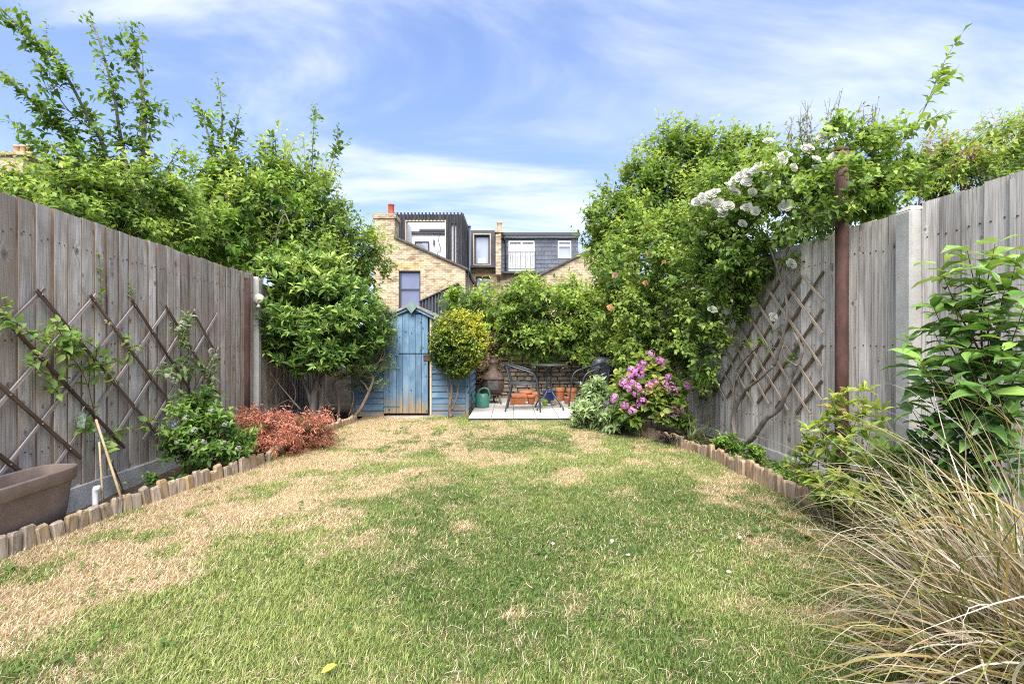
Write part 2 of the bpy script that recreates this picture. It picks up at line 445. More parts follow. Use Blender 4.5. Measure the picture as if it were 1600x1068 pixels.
M_BOARD_L = wood('fence_wood_left', (0.21,0.172,0.142), (0.53,0.475,0.42), (0.74,0.69,0.635), vary=0.28, stain=(0.38,0.305,0.24))
M_BOARD_R = wood('fence_wood_right', (0.22,0.19,0.165), (0.51,0.465,0.42), (0.73,0.69,0.64), vary=0.24, grain=(70,70,1.1))
M_CONC = mottled('concrete', [(0.25,(0.30,0.29,0.265)),(0.6,(0.45,0.435,0.40)),(0.85,(0.55,0.53,0.49))], 5, 0.92, 0.5, 0.004, fine=90)
M_GRAVELBOARD = mottled('old_concrete', [(0.25,(0.25,0.24,0.225)),(0.5,(0.46,0.445,0.415)),(0.8,(0.64,0.62,0.58))], 6, 0.95, 0.6, 0.006, fine=55)
M_RUST = mottled('rusty_steel', [(0.2,(0.035,0.018,0.015)),(0.5,(0.095,0.042,0.030)),(0.8,(0.165,0.074,0.048))], 9, 0.85, 0.5, 0.003, vec=(1,1,0.4), fine=70)
M_SLAT_D = wood('trellis_dark', (0.05,0.03,0.02), (0.115,0.07,0.045), (0.2,0.13,0.09), axis='x', grain=(40,40,3), knots=False)
M_SLAT_L = wood('trellis_grey', (0.25,0.20,0.18), (0.42,0.35,0.32), (0.55,0.48,0.44), axis='x', grain=(40,40,3), knots=False)
M_SLAT_R = wood('trellis_bleached', (0.25,0.20,0.15), (0.42,0.35,0.27), (0.58,0.5,0.40), axis='x', grain=(40,40,3), knots=False)
M_SLAT_R2 = wood('trellis_brown', (0.08,0.055,0.035), (0.17,0.12,0.08), (0.28,0.21,0.15), axis='x', grain=(40,40,3), knots=False)
M_LOG = wood('log_wood', (0.16,0.10,0.06), (0.40,0.27,0.165), (0.56,0.42,0.28), grain=(40,40,4), vary=0.25, knots=False, stain=(0.32,0.27,0.21))
M_LOG_G = wood('log_wood_grey', (0.14,0.11,0.085), (0.33,0.27,0.205), (0.48,0.41,0.33), grain=(40,40,4), vary=0.25, knots=False, stain=(0.42,0.28,0.13))
M_BARK = mottled('bark', [(0.25,(0.07,0.05,0.035)),(0.55,(0.19,0.145,0.105)),(0.85,(0.33,0.275,0.215))], 22, 0.9, 0.7, 0.006, vec=(1,1,0.35))
M_BARK_G = mottled('grey_bark', [(0.25,(0.10,0.085,0.075)),(0.55,(0.24,0.205,0.18)),(0.85,(0.37,0.335,0.295))], 22, 0.9, 0.7, 0.006, vec=(1,1,0.35))
M_BARK_R = mottled('red_twig', [(0.25,(0.06,0.028,0.02)),(0.7,(0.15,0.075,0.05))], 22, 0.8, 0.4, 0.003)
M_STEM_G = mottled('green_stem', [(0.25,(0.09,0.11,0.035)),(0.7,(0.2,0.2,0.08))], 22, 0.6, 0.2, 0.002)
M_CANE = mottled('cane', [(0.3,(0.38,0.28,0.16)),(0.7,(0.56,0.44,0.28))], 20, 0.6, 0.2, 0.002)
M_LEAF = leafmat('leaf')
M_LEAF_GLOSS = leafmat('glossy_leaf', gloss=0.36, trans=0.28, spec=0.3)
M_LEAF_OBJ = leafmat('single_leaf', gloss=0.40, trans=0.38, by_object=True)
M_CAM_OBJ = leafmat('camellia_leaf', gloss=0.27, trans=0.24, by_object=True, spec=0.5)
M_PETAL = leafmat('petal', gloss=0.6, trans=0.35, by_object=True, spec=0.2)
M_GRASS = leafmat('grass_blade', gloss=0.55, trans=0.25, spec=0.25)
M_STRAW = leafmat('sedge_blade', gloss=0.5, trans=0.25, spec=0.3)

# ------------------------------------------------------------------ leaf machinery
GA = 2.39996
DENS = 1.3       # how thickly the crowns are set with sprigs
TONE = 1.55       # leaf tone
T_QUAD = (np.array([(0,0,0),(.5,.46,.10),(0,1,-.07),(-.5,.46,.10)], float), np.array([(0,1,2),(0,2,3)]))
T_LEAF = (np.array([(0,0,0),(.36,.22,.05),(.5,.5,.09),(.27,.80,.03),(0,1,-.14),(-.27,.80,.03),(-.5,.5,.09),(-.36,.22,.05),(0,.22,0),(0,.52,.02),(0,.8,-.04)], float),
          np.array([(0,1,8),(8,1,2),(8,2,9),(9,2,3),(9,3,10),(10,3,4),(0,8,7),(8,6,7),(8,9,6),(9,5,6),(9,10,5),(10,4,5)]))
T_MID = (np.array([(0,0,0),(.5,.45,.10),(0,1,-.12),(-.5,.45,.10),(0,.5,.0)], float), np.array([(0,1,4),(1,2,4),(2,3,4),(3,0,4)]))

def norm(a):
    return a / np.maximum(np.linalg.norm(a, axis=-1, keepdims=True), 1e-9)

class Leaves:
    def __init__(s): s.P=[]; s.D=[]; s.N=[]; s.S=[]; s.Wd=[]; s.C=[]; s.tw=[]
    def add(s, P, D, N, S, Wd, C):
        s.P.append(P); s.D.append(D); s.N.append(N); s.S.append(S); s.Wd.append(Wd); s.C.append(C)
    def cat(s):
        return [np.concatenate(x) for x in (s.P, s.D, s.N, s.S, s.Wd, s.C)]

def pal_pick(rng, pal, t):
    pal = np.asarray(pal, float); t = np.clip(t, 0, 0.9999)*(len(pal)-1)
    i = t.astype(int); f = (t-i)[..., None]
    return pal[i]*(1-f) + pal[np.minimum(i+1, len(pal)-1)]*f

def leaf_at(LV, rng, p, t, n_idx, ll, ratio, pal, tone, ang=0.95, upn=0.7, droop=0.25, jit=0.35, flat=1.0):
    """leaves set on stems: p base points, t stem directions, n_idx running number for the phyllotaxis"""
    n = len(p)
    ref = np.where(np.abs(t[:, 2:3]) < 0.9, np.array([[0,0,1.0]]), np.array([[1.0,0,0]]))
    a = norm(np.cross(t, ref)); b = np.cross(t, a)
    phi = n_idx*GA + rng.uniform(-0.5, 0.5, n)
    side = a*np.cos(phi)[:, None] + b*np.sin(phi)[:, None]
    an = ang + rng.normal(0, 0.22, n)
    d = norm(t*np.cos(an)[:, None] + side*np.sin(an)[:, None] + rng.normal(0, jit*0.5, (n,3)) + np.array([0,0,-1.0])*droop)
    if flat < 1: d = norm(d*np.array([1,1,flat]) + np.array([0,0,-0.10]))
    nn = np.array([0,0,1.0])*upn + t*0.35 + rng.normal(0, jit, (n,3)) + np.array([0,-0.25,0])
    nn = norm(nn - d*np.sum(nn*d, 1, keepdims=True))
    S = ll*1.22*rng.uniform(0.5, 1.35, n)
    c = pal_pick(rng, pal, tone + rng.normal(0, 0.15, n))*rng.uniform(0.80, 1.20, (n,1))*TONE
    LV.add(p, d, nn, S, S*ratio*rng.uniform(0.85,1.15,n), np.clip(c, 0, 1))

def lumps(rng, d):
    r = np.zeros(len(d))
    for k in range(5):
        w = rng.normal(0, 2.2+k*0.8, 3); r += np.sin(d@w + rng.uniform(0, 6.28))*(0.5/(1+k*0.4))
    return r

def sprigs(LV, rng, blobs, n, twig=0.2, nl=7, ll=0.06, ratio=0.45, pal=((.05,.1,.02),(.1,.2,.04)), up=0.5, outw=0.8, shell=0.55,
           lump=0.16, clip=None, twigs=True, clump=9, **kw):
    wts = np.array([(b[1][0]*b[1][1]+b[1][1]*b[1][2]+b[1][0]*b[1][2]) for b in blobs]); wts = wts/wts.sum()
    cnt = np.maximum(1, np.round(wts*n*DENS).astype(int))
    for (c, r), m in zip(blobs, cnt):
        nc = max(3, m//clump); ci = rng.integers(0, nc, m); cd = norm(rng.normal(0, 1, (nc,3)))
        d = norm(cd[ci] + rng.normal(0, 0.15, (m,3)))
        lp = lumps(rng, d)*lump + (rng.normal(0, lump*0.55, nc))[ci]
        fac = (1 - (1-shell)*rng.random(m)**1.4)*(1+lp) + np.abs(rng.normal(0, 0.07, m))*(rng.random(m) < 0.4)
        p = np.array(c) + d*np.array(r)*fac[:, None]
        if clip is not None:
            k = clip(p); p, d, fac, lp, ci = p[k], d[k], fac[k], lp[k], ci[k]
        if len(p) == 0: continue
        m = len(p)
        t = norm(d*outw + np.array([0,0,up]) + rng.normal(0, 0.45, (m,3)))
        L_ = twig*rng.uniform(0.6, 1.4, m)
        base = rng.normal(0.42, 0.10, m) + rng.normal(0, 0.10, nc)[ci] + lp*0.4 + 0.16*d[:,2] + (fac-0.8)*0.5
        for i in range(nl):
            f = (i+0.3)/nl
            q = p + t*(L_*(f-0.35))[:, None]
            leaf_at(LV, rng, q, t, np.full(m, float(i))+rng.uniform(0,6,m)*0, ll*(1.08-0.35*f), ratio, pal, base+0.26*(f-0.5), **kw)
        if twigs: LV.tw.append((p - t*(L_*0.5)[:, None], p + t*(L_*0.6)[:, None], np.full(m, max(0.0016, ll*0.03))))
    return LV

def leaves_mesh(name, LV, templ, mat, sel=None, arr=None):
    P, D, N, S, Wd, C = arr if arr is not None else LV.cat()
    if sel is not None: P, D, N, S, Wd, C = (x[sel] for x in (P, D, N, S, Wd, C))
    tv, tf = templ
    X = np.cross(D, N)
    V = P[:,None,:] + X[:,None,:]*(tv[None,:,0:1]*Wd[:,None,None]) + D[:,None,:]*(tv[None,:,1:2]*S[:,None,None]) + N[:,None,:]*(tv[None,:,2:3]*S[:,None,None])
    k = len(tv)
    T = tf[None] + (np.arange(len(P))*k)[:,None,None]
    return mesh_np(name, V.reshape(-1,3), T.reshape(-1,3), mat, np.repeat(C, k, 0))

def twigs_mesh(name, tw, mat):
    A = np.concatenate([t[0] for t in tw]); B_ = np.concatenate([t[1] for t in tw]); R = np.concatenate([t[2] for t in tw])
    d = norm(B_-A); ref = np.where(np.abs(d[:,2:3]) < 0.9, np.array([[0,0,1.0]]), np.array([[1.0,0,0]]))
    a = norm(np.cross(d, ref)); b = np.cross(d, a); V = []
    for k in range(3):
        th = 2.0944*k; o = (a*math.cos(th)+b*math.sin(th))*R[:,None]
        V += [A+o, B_+o*0.4]
    V = np.stack(V, 1); T = []
    for k in range(3):
        k2 = (k+1) % 3; T += [(2*k, 2*k2, 2*k2+1), (2*k, 2*k2+1, 2*k+1)]
    T = np.array(T)[None] + (np.arange(len(A))*6)[:,None,None]
    return mesh_np(name, V.reshape(-1,3), T.reshape(-1,3), mat)

def finish(root, LV, templ=T_QUAD, mat=None, twigmat=None, part='foliage', single=0, single_mat=None, ztempl=T_LEAF, leafname='leaf'):
    """foliage of a plant as children of root; the `single` leaves that show largest become parts of their own"""
    mat = mat or M_LEAF
    arr = LV.cat(); P, D, N, S, Wd, C = arr
    base = np.array(root.location)
    if single:
        key = S/np.maximum(np.linalg.norm(P-np.array([0,0,CAM_Z]), axis=1), 0.3)
        front = -P[:,1]*0.15*np.median(key)
        vis = np.abs((P[:,0]/np.maximum(P[:,1],0.05))) < 1.08
        order = np.argsort(-(key+front+vis*10)); pick = order[:single]; rest = order[single:]
        tv, tf = ztempl; var = []
        for k in range(3):
            v = tv.copy(); v[:,2] *= (0.7+0.4*k); v[:,0] *= (0.92+0.08*k)
            if k == 2: v[:,2] += 0.04*np.sin(v[:,1]*9)*np.sign(v[:,0])
            me = mesh_np(root.name.split('.')[0]+'_leaf', v, tf, single_mat or M_LEAF_OBJ, smooth=True); var.append(me)
        for i in pick:
            o = bpy.data.objects.new(leafname, var[int(i) % 3]); COL.objects.link(o); o.parent = root
            X = np.cross(D[i], N[i]); q = P[i]-base
            o.matrix_local = Matrix(((X[0]*Wd[i], D[i][0]*S[i], N[i][0]*S[i], q[0]), (X[1]*Wd[i], D[i][1]*S[i], N[i][1]*S[i], q[1]),
                                     (X[2]*Wd[i], D[i][2]*S[i], N[i][2]*S[i], q[2]), (0,0,0,1)))
            o.color = (C[i][0], C[i][1], C[i][2], 1)
        arr = [x[rest] for x in arr]
    if len(arr[0]):
        arr[0] = arr[0]-base
        o = link(part, leaves_mesh(part, None, templ, mat, arr=arr), root)
        o['kind'] = 'stuff'
    if LV.tw and twigmat:
        tw = [(a-base, b-base, r) for a, b, r in LV.tw]
        o = link('twigs', twigs_mesh('twigs', tw, twigmat), root); o['kind'] = 'stuff'

def blob(px, py, Z, rx, ry, rz=None):
    """ellipsoid of foliage centred where photo pixel px,py is at depth Z, radii in photo pixels at that depth"""
    k = Z/F; c = W(px, py, Z)
    return (np.array(c), np.array([rx*k, (rz if rz is not None else (rx+ry)*0.5*k), ry*k]))

def wander(p0, p1, n, wob, rng):
    p0, p1 = Vector(p0), Vector(p1); out = [p0]
    for i in range(1, n):
        t = i/n
        out.append(p0.lerp(p1, t)+Vector(rng.normal(0, wob, 3))*math.sin(math.pi*t)**0.5)
    out.append(p1); return curve_pts(out, 3)

def trunk(root, p0, tips, r0, mat, rng, wob=0.06, name='trunk', n=7):
    b = MB(); base = root.location
    for i, tp in enumerate(tips):
        pts = wander(p0, tp, 4, wob, rng); k = len(pts)
        rr = r0*(1.0 if i == 0 else 0.62)
        b.tube([q-base for q in pts], [max(0.003, rr*(1-0.8*j/(k-1))) for j in range(k)], n)
    return b.build(name, mat, root)

# value noise for the lawn
def vnoise(x, y, seed):
    def h(i, j):
        a = (i*374761393 + j*668265263 + seed*974634777) & 0xffffffff
        a = ((a ^ (a >> 13))*1274126177) & 0xffffffff
        return ((a ^ (a >> 16)) & 0xffff)/65535.0
    i = np.floor(x).astype(np.int64); j = np.floor(y).astype(np.int64); fx = x-i; fy = y-j
    fx = fx*fx*(3-2*fx); fy = fy*fy*(3-2*fy)
    return (h(i,j)*(1-fx)+h(i+1,j)*fx)*(1-fy)+(h(i,j+1)*(1-fx)+h(i+1,j+1)*fx)*fy
def fbm(x, y, seed, o=4):
    s = 0; a = 0.5; t = 0
    for k in range(o):
        s = s + a*vnoise(x*2**k, y*2**k, seed+k*17); t += a; a *= 0.55
    return s/t
#==SECTION2
# ------------------------------------------------------------------ ground, lawn, beds, patio
def XL(Z): return -(2.7353 + 0.0935*Z)
def XR(Z): return 2.822 - 0.07*Z
LE = [(0.5,-2.72),(2.46,-2.60),(3.14,-2.53),(4.12,-2.32),(5.4,-2.30),(6.97,-2.26),(7.6,-2.26)]
RE = [(0.5,2.25),(2.0,2.08),(2.59,2.02),(3.6,1.98),(4.66,1.91),(5.2,1.78),(5.82,1.58),(6.4,1.25),(6.9,0.98),(7.6,0.95)]
def lerp_tab(tab, z):
    return np.interp(z, [a for a, b in tab], [b for a, b in tab])

def dryness(x, y):
    """0 = green turf, 1 = straw"""
    n = fbm(x*1.1+31, y*1.1+9, 3); n2 = fbm(x*3.6+5, y*3.6+50, 8); n3 = fbm(x*12, y*12, 21, 3)
    bound = np.interp(y, [1.0,1.8,2.3,2.9,3.4,4.0,4.6,5.2,6.2,7.0], [-2.1,-1.82,-1.70,-1.50,-1.40,-1.18,-0.98,-0.85,-0.75,-0.8])
    band = np.clip((bound-x)/0.50+0.38+(n-0.5)*2.2+(n2-0.5)*1.6, 0, 1)
    far = np.interp(y, [2.0, 3.0, 4.2, 5.2, 6.6, 7.2], [0.0, 0.10, 0.28, 0.34, 0.34, 0.15])*np.interp(x, [0.3, 1.6], [1.0, 0.55])
    patch = np.clip((n2-0.50)*3.2+(n-0.5)*2.0+far*1.1+0.0, 0, 0.8)
    d = np.maximum(band, patch)
    # green tufts left inside the straw
    tuft = np.clip((fbm(x*4.4+77, y*4.4+3, 5)-0.56)*8, 0, 1)
    d = d*(1-0.85*tuft)
    return np.clip(d*0.88+(n3-0.5)*0.5+0.06, 0, 1)

m, nt, N, L, b, out = newmat('earth')
mp = coords(N, L); n = noise(N, L, mp, 0.35, 8, 0.7); r = ramp(N, [(0.35,(0.05,0.075,0.02)),(0.6,(0.10,0.115,0.04))]); L.new(n.outputs['Fac'], r.inputs[0])
L.new(r.outputs['Color'], b.inputs['Base Color']); b.inputs['Roughness'].default_value = 0.95; bump(N, L, n.outputs['Fac'], b, 0.4, 0.05)
g = MB(); g.add([(-600,-600,-0.16),(600,-600,-0.16),(600,900,-0.16),(-600,900,-0.16)], [(0,1,2,3)])
tag(g.build('ground', m), kind='structure')

M_SOIL = mottled('soil', [(0.25,(0.035,0.024,0.016)),(0.55,(0.085,0.062,0.043)),(0.85,(0.17,0.13,0.095))], 26, 0.95, 1.0, 0.02, detail=8)
def bed(name, inner, outer, z0=-0.025):
    b = MB(); zs = np.linspace(0.3, 9.3, 60); V = []; Fs = []
    for i, z in enumerate(zs):
        for k in range(5):
            x = inner(z)*(1-k/4)+outer(z)*(k/4)
            V.append((x, z, z0+0.035*vnoise(np.array([x*6]), np.array([z*6]), 4)[0]))
    for i in range(59):
        for k in range(4): Fs.append((i*5+k, i*5+k+1, (i+1)*5+k+1, (i+1)*5+k))
    b.add(V, Fs, True); return tag(b.build(name, M_SOIL), kind='structure')
bed('flower_bed_left', lambda z: lerp_tab(LE, z)-0.02, lambda z: XL(z)-0.05, -0.075)
bed('flower_bed_right', lambda z: lerp_tab(RE, z)+0.02 if z < 6.8 else 1.3, lambda z: XR(z)+0.05)

# lawn sheet: thatch and soil colour follow the turf
m, nt, N, L, b, out = newmat('thatch')
at = N.new('ShaderNodeVertexColor'); at.layer_name = 'col'
mp = coords(N, L, (1,1,1)); n = noise(N, L, mp, 60, 6, 0.75); r = ramp(N, [(0.3,(0.55,0.5,0.45)),(0.7,(1.25,1.2,1.15))]); L.new(n.outputs['Fac'], r.inputs[0])
mm = mixc(N, L, None, at.outputs['Color'], r.outputs['Color'], 'MULTIPLY', 1.0); L.new(mm.outputs['Result'], b.inputs['Base Color'])
b.inputs['Roughness'].default_value = 0.95; b.inputs['Specular IOR Level'].default_value = 0.1; bump(N, L, n.outputs['Fac'], b, 0.9, 0.012)
nz, nx = 150, 110; zs = np.linspace(0.6, 7.5, nz); V = np.zeros((nz, nx, 3))
for i, z in enumerate(zs):
    V[i,:,0] = np.linspace(lerp_tab(LE, z), lerp_tab(RE, z), nx); V[i,:,1] = z
V[:,:,2] = (fbm(V[:,:,0]*1.6, V[:,:,1]*1.6, 14, 2)-0.5)*0.03
dd = dryness(V[:,:,0], V[:,:,1])[..., None]
cc = np.array([0.105,0.145,0.045])*(1-dd)+np.array([0.46,0.345,0.205])*dd
ii = np.arange(nz*nx).reshape(nz, nx)
T = np.concatenate([np.stack([ii[:-1,:-1],ii[:-1,1:],ii[1:,1:]], -1).reshape(-1,3), np.stack([ii[:-1,:-1],ii[1:,1:],ii[1:,:-1]], -1).reshape(-1,3)])
tag(link('lawn', mesh_np('lawn', V.reshape(-1,3), T, m, cc.reshape(-1,3), True)), kind='structure')

# grass blades
rng = np.random.default_rng(5)
def blades(n, z0, z1, pw, tri3):
    u = rng.random(n); e = 1-pw
    Z = (z0**e + u*(z1**e-z0**e))**(1/e)
    X = lerp_tab(LE, Z)+0.02+rng.random(n)*(lerp_tab(RE, Z)-lerp_tab(LE, Z)-0.04)
    k = (np.abs(X/Z) < 1.15) & ~((Z > 6.93) & (X > -0.64))
    k &= ~((Z > 7.30) & (rng.random(n) < 0.7))
    X, Z = X[k], Z[k]; n = len(X)
    d = dryness(X, Z); dr = rng.random(n) < d*0.88+0.045
    H = np.where(dr, rng.uniform(0.012, 0.034, n), rng.uniform(0.009, 0.032, n)*(0.5+1.0*fbm(X*4.0, Z*4.0, 40)))
    # thin cover where the turf died back
    H *= np.where(~dr & (d > 0.6), 0.75, 1.0)
    lean = np.where(dr, rng.uniform(0.7, 3.0, n), rng.uniform(0.2, 2.0, n))
    th = rng.uniform(0, 6.283, n)
    wdt = (0.0021+0.0006*Z)*rng.uniform(0.6, 1.3, n)*np.where(dr, 0.85, 1.0)
    t = rng.random(n)
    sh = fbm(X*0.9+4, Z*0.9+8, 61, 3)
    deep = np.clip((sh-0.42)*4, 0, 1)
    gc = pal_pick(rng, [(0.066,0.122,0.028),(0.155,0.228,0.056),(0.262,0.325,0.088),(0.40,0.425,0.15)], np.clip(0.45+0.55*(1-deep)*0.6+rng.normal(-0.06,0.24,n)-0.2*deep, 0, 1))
    dc = pal_pick(rng, [(0.28,0.20,0.11),(0.50,0.38,0.225),(0.66,0.53,0.34),(0.78,0.68,0.49)], np.clip(rng.normal(0.5,0.27,n), 0, 1))
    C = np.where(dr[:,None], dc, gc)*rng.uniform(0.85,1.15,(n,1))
    dirv = np.stack([np.cos(th), np.sin(th), np.zeros(n)], 1); sd = np.stack([-np.sin(th+0.4), np.cos(th+0.4), np.zeros(n)], 1)
    zg = (fbm(X*1.6, Z*1.6, 14, 2)-0.5)*0.03
    P = np.stack([X, Z, zg-0.003], 1); hw = (wdt*0.5)[:,None]
    up = np.array([0,0,1.0])
    tip = P + up*(H/np.sqrt(1+0.5*lean**2))[:,None] + dirv*(H*lean/np.sqrt(1+0.5*lean**2)*0.95)[:,None]
    if tri3:
        mid = P + up*(H*0.62/np.sqrt(1+0.25*lean**2))[:,None] + dirv*(H*lean*0.36/np.sqrt(1+0.5*lean**2))[:,None]
        V = np.stack([P-sd*hw, P+sd*hw, mid+sd*hw*0.85, mid-sd*hw*0.85, tip], 1); T = np.array([(0,1,2),(0,2,3),(3,2,4)])
    else:
        V = np.stack([P-sd*hw*1.1, P+sd*hw*1.1, tip], 1); T = np.array([(0,1,2)])
    k = V.shape[1]
    return V.reshape(-1,3), (T[None]+(np.arange(n)*k)[:,None,None]).reshape(-1,3), np.repeat(C, k, 0)
a = blades(250000, 1.35, 3.1, 1.2, True); c = blades(330000, 3.1, 7.42, 1.35, False)
def stalks(n, lmin, lmax, w, zlo, zhi, flat, green):
    Z = zlo+(zhi-zlo)*rng.random(n)**1.5; X = lerp_tab(LE, Z)+0.05+rng.random(n)*(lerp_tab(RE, Z)-lerp_tab(LE, Z)-0.1)
    kk = ~((Z > 6.8) & (X > -0.7)); X, Z = X[kk], Z[kk]; n = len(X)
    th = rng.uniform(0, 6.283, n); ln = rng.uniform(lmin, lmax, n); d = np.stack([np.cos(th), np.sin(th), np.zeros(n)], 1); sd_ = np.stack([-np.sin(th), np.cos(th), np.zeros(n)], 1)
    zg = (fbm(X*1.6, Z*1.6, 14, 2)-0.5)*0.03; P = np.stack([X, Z, zg+0.010+0.014*rng.random(n)*flat], 1); h = rng.uniform(0.0, 1.0, n)*ln*(1-flat)
    hw = (w*(0.6+0.25*Z)*rng.uniform(.7,1.3,n))[:,None]*0.5
    m1 = P+d*(ln*0.5)[:,None]+sd_*(rng.normal(0,0.10,n)*ln)[:,None]+np.array([0,0,1.0])*(h*0.7+0.006)[:,None]; e = P+d*ln[:,None]+np.array([0,0,1.0])*(h*0.8)[:,None]
    V = np.stack([P-sd_*hw, P+sd_*hw, m1+sd_*hw, m1-sd_*hw, e], 1); T = np.array([(0,1,2),(0,2,3),(3,2,4)])
    C = pal_pick(rng, [(0.07,0.12,0.03),(0.2,0.27,0.07),(0.36,0.40,0.14)] if green else [(0.40,0.29,0.17),(0.62,0.50,0.33),(0.80,0.72,0.56)], rng.random(n))
    return V.reshape(-1,3), (T[None]+(np.arange(n)*5)[:,None,None]).reshape(-1,3), np.repeat(C, 5, 0)
V, T, C = [], [], []; nb_ = 0
for v_, t_, c_ in (a, c, stalks(3000, 0.02, 0.07, 0.0020, 1.4, 7.0, 0.85, False), stalks(1500, 0.03, 0.06, 0.0028, 1.4, 6.5, 0.35, True)):
    V.append(v_); T.append(t_+nb_); C.append(c_); nb_ += len(v_)
V, T, C = np.concatenate(V), np.concatenate(T), np.concatenate(C)
tag(link('grass', mesh_np('grass', V, T, M_GRASS, C)), 'short patchy lawn grass, green in places and bleached to straw in others', 'grass', kind='stuff')

# broad-leaved weeds and clover in the turf
rw = np.random.default_rng(77); wl_ = Leaves()
for k in range(150):
    z_ = 1.6+5.0*rw.random()**1.4; x_ = float(lerp_tab(LE, z_)+0.15+rw.random()*(lerp_tab(RE, z_)-lerp_tab(LE, z_)-0.3)); m_ = int(rw.integers(5, 14)); rr = rw.uniform(0.02, 0.07)
    P = np.stack([x_+rw.normal(0, rr, m_), z_+rw.normal(0, rr, m_), 0.012+0.014*rw.random(m_)], 1)
    leaf_at(wl_, rw, P, np.repeat(np.array([[0,0,1.0]]), m_, 0), np.arange(m_).astype(float), rw.uniform(0.014, 0.03), rw.uniform(0.45, 0.85), [(0.04,0.075,0.02),(0.085,0.14,0.035),(0.15,0.20,0.06)], np.full(m_, 0.5), ang=1.35, upn=1.6, droop=0.0)
wo = link('lawn_weeds', leaves_mesh('lawn_weeds', wl_, T_MID, M_LEAF)); tag(wo, 'small broad-leaved weeds and clover dotted through the lawn grass', 'weeds', kind='stuff')

# ------------------------------------------------------------------ fences
def board_mesh(name, w, h, mat, seed, top=0.0):
    """feather-edge board: thick on one side, thin on the other, a little warped; garden face towards -y"""
    r_ = random.Random(seed); n = 6; V = []; Fs = []
    t1, t2 = 0.018, 0.006
    wb = [r_.uniform(-0.0025, 0.0025) for _ in range(n+1)]
    for i in range(n+1):
        z = h*i/n + (top*0 if i < n else 0); o = wb[i]; e = r_.uniform(-0.002, 0.002)
        V += [(-w/2+e, -t1+o, z), (-w/2+0.004+e, -t1-0.001+o, z), (w/2-0.002+e, -t2+o, z), (w/2+e, 0.0, z), (-w/2+e, 0.0, z)]
    V[-1] = (V[-1][0], V[-1][1], V[-1][2]); k = 5
    for i in range(n):
        for j in range(k):
            j2 = (j+1) % k
            Fs.append((i*k+j, i*k+j2, (i+1)*k+j2, (i+1)*k+j))
    Fs.append(tuple(range(k-1,-1,-1))); Fs.append(tuple(n*k+j for j in range(k)))
    b = MB().add(V, Fs, False); nf_ = len(b.f)
    for hz in (0.30, 1.0, 1.68):
        for xx in (-w*0.22, w*0.2):
            zz = hz+r_.uniform(-.015,.015); x0 = xx+r_.uniform(-.006,.006); b.box(x0-.0035, x0+.0035, -0.0175+0.006*(0 if xx < 0 else 1)-.003, -0.006, zz-.0035, zz+.0035)
    me = b.mesh(name, mat); me.materials.append(M_EDGE); me.materials.append(M_NAIL)
    for p_ in list(me.polygons)[nf_:]: p_.material_index = 2
    for i in range(n): me.polygons[i*k+4].material_index = 1
    return me

M_EDGE = wood('board_edge', (0.07,0.048,0.034), (0.17,0.12,0.085), (0.27,0.20,0.15), knots=False)
M_NAIL = mottled('nail_head', [(0.3,(0.04,0.03,0.025)),(0.7,(0.11,0.08,0.065))], 60, 0.7, 0, metal=0.4)
def fence_run(name, label, Xf, za, zb, side, mat, top=1.98, bot=lambda z: 0.10, gravel=0.17, pitch=0.118, seed=1, h0=1.9):
    """boards between depth za and zb. side -1: left fence, +1: right fence"""
    r_ = random.Random(seed)
    A = Vector((Xf(za), za, 0)); B_ = Vector((Xf(zb), zb, 0))
    if side > 0: A, B_ = B_, A
    u = (B_-A); Ln = u.length; rz = math.atan2(u.y, u.x)
    root = empty(name, A, rz, label, 'fence')
    var = [board_mesh('fence_board', pitch+0.012, h0, mat, seed*10+k) for k in range(5)]
    n = int(Ln/pitch); p = Ln/n
    for i in range(n):
        x = (i+0.5)*p; zz = (A+u.normalized()*x).y
        bz = bot(zz)
        o = link('board', var[r_.randrange(5)], root, (x, r_.uniform(-0.002,0.002)-0.002*(i % 2), bz), (r_.uniform(-0.002,0.002), r_.uniform(-0.004,0.004), r_.uniform(-0.01,0.01)))
        o.scale = (r_.uniform(0.97,1.03), r_.uniform(0.85,1.15), (top-bz+r_.uniform(-0.008,0.006))/h0)
    for hz in (0.45, 1.1, 1.75):
        MB().box(0, Ln, 0.012, 0.075, hz, hz+0.075, 0.006).build('rail', mat, root)
    za_, zb_ = bot(A.y), bot(B_.y)
    g = MB(); c = 0.006
    g.add([(0,-0.030,za_-gravel-0.12),(Ln,-0.030,zb_-gravel-0.12),(Ln,-0.030,zb_-c),(0,-0.030,za_-c),(0,-0.024,za_+0.001),(Ln,-0.024,zb_+0.001),(Ln,0.02,zb_+0.001),(0,0.02,za_+0.001)],
          [(0,1,2,3),(3,2,5,4),(4,5,6,7),(1,0,7,6),(0,3,4),(0,4,7),(1,5,2),(1,6,5)])
    g.build('gravel_board', M_GRAVELBOARD, root)
    return root
def post(name, label, x, z, top, rz, w=0.105, d=0.10, mat=M_CONC):
    b = MB(); b.box(-w/2, w/2, -d/2, d/2, -0.3, top-0.03, 0.012)
    b.add([(-w/2+.006,-d/2+.006,top-0.031),(w/2-.006,-d/2+.006,top-0.031),(w/2-.006,d/2-.006,top-0.031),(-w/2+.006,d/2-.006,top-0.031),(-w/2+.03,-d/2+.03,top),(w/2-.03,-d/2+.03,top),(w/2-.03,d/2-.03,top),(-w/2+.03,d/2-.03,top)],
          [(4,5,6,7),(0,1,5,4),(1,2,6,5),(2,3,7,6),(3,0,4,7)])
    return tag(b.build(name, mat, None, (x, z, 0), (0,0,rz)), label, 'post')

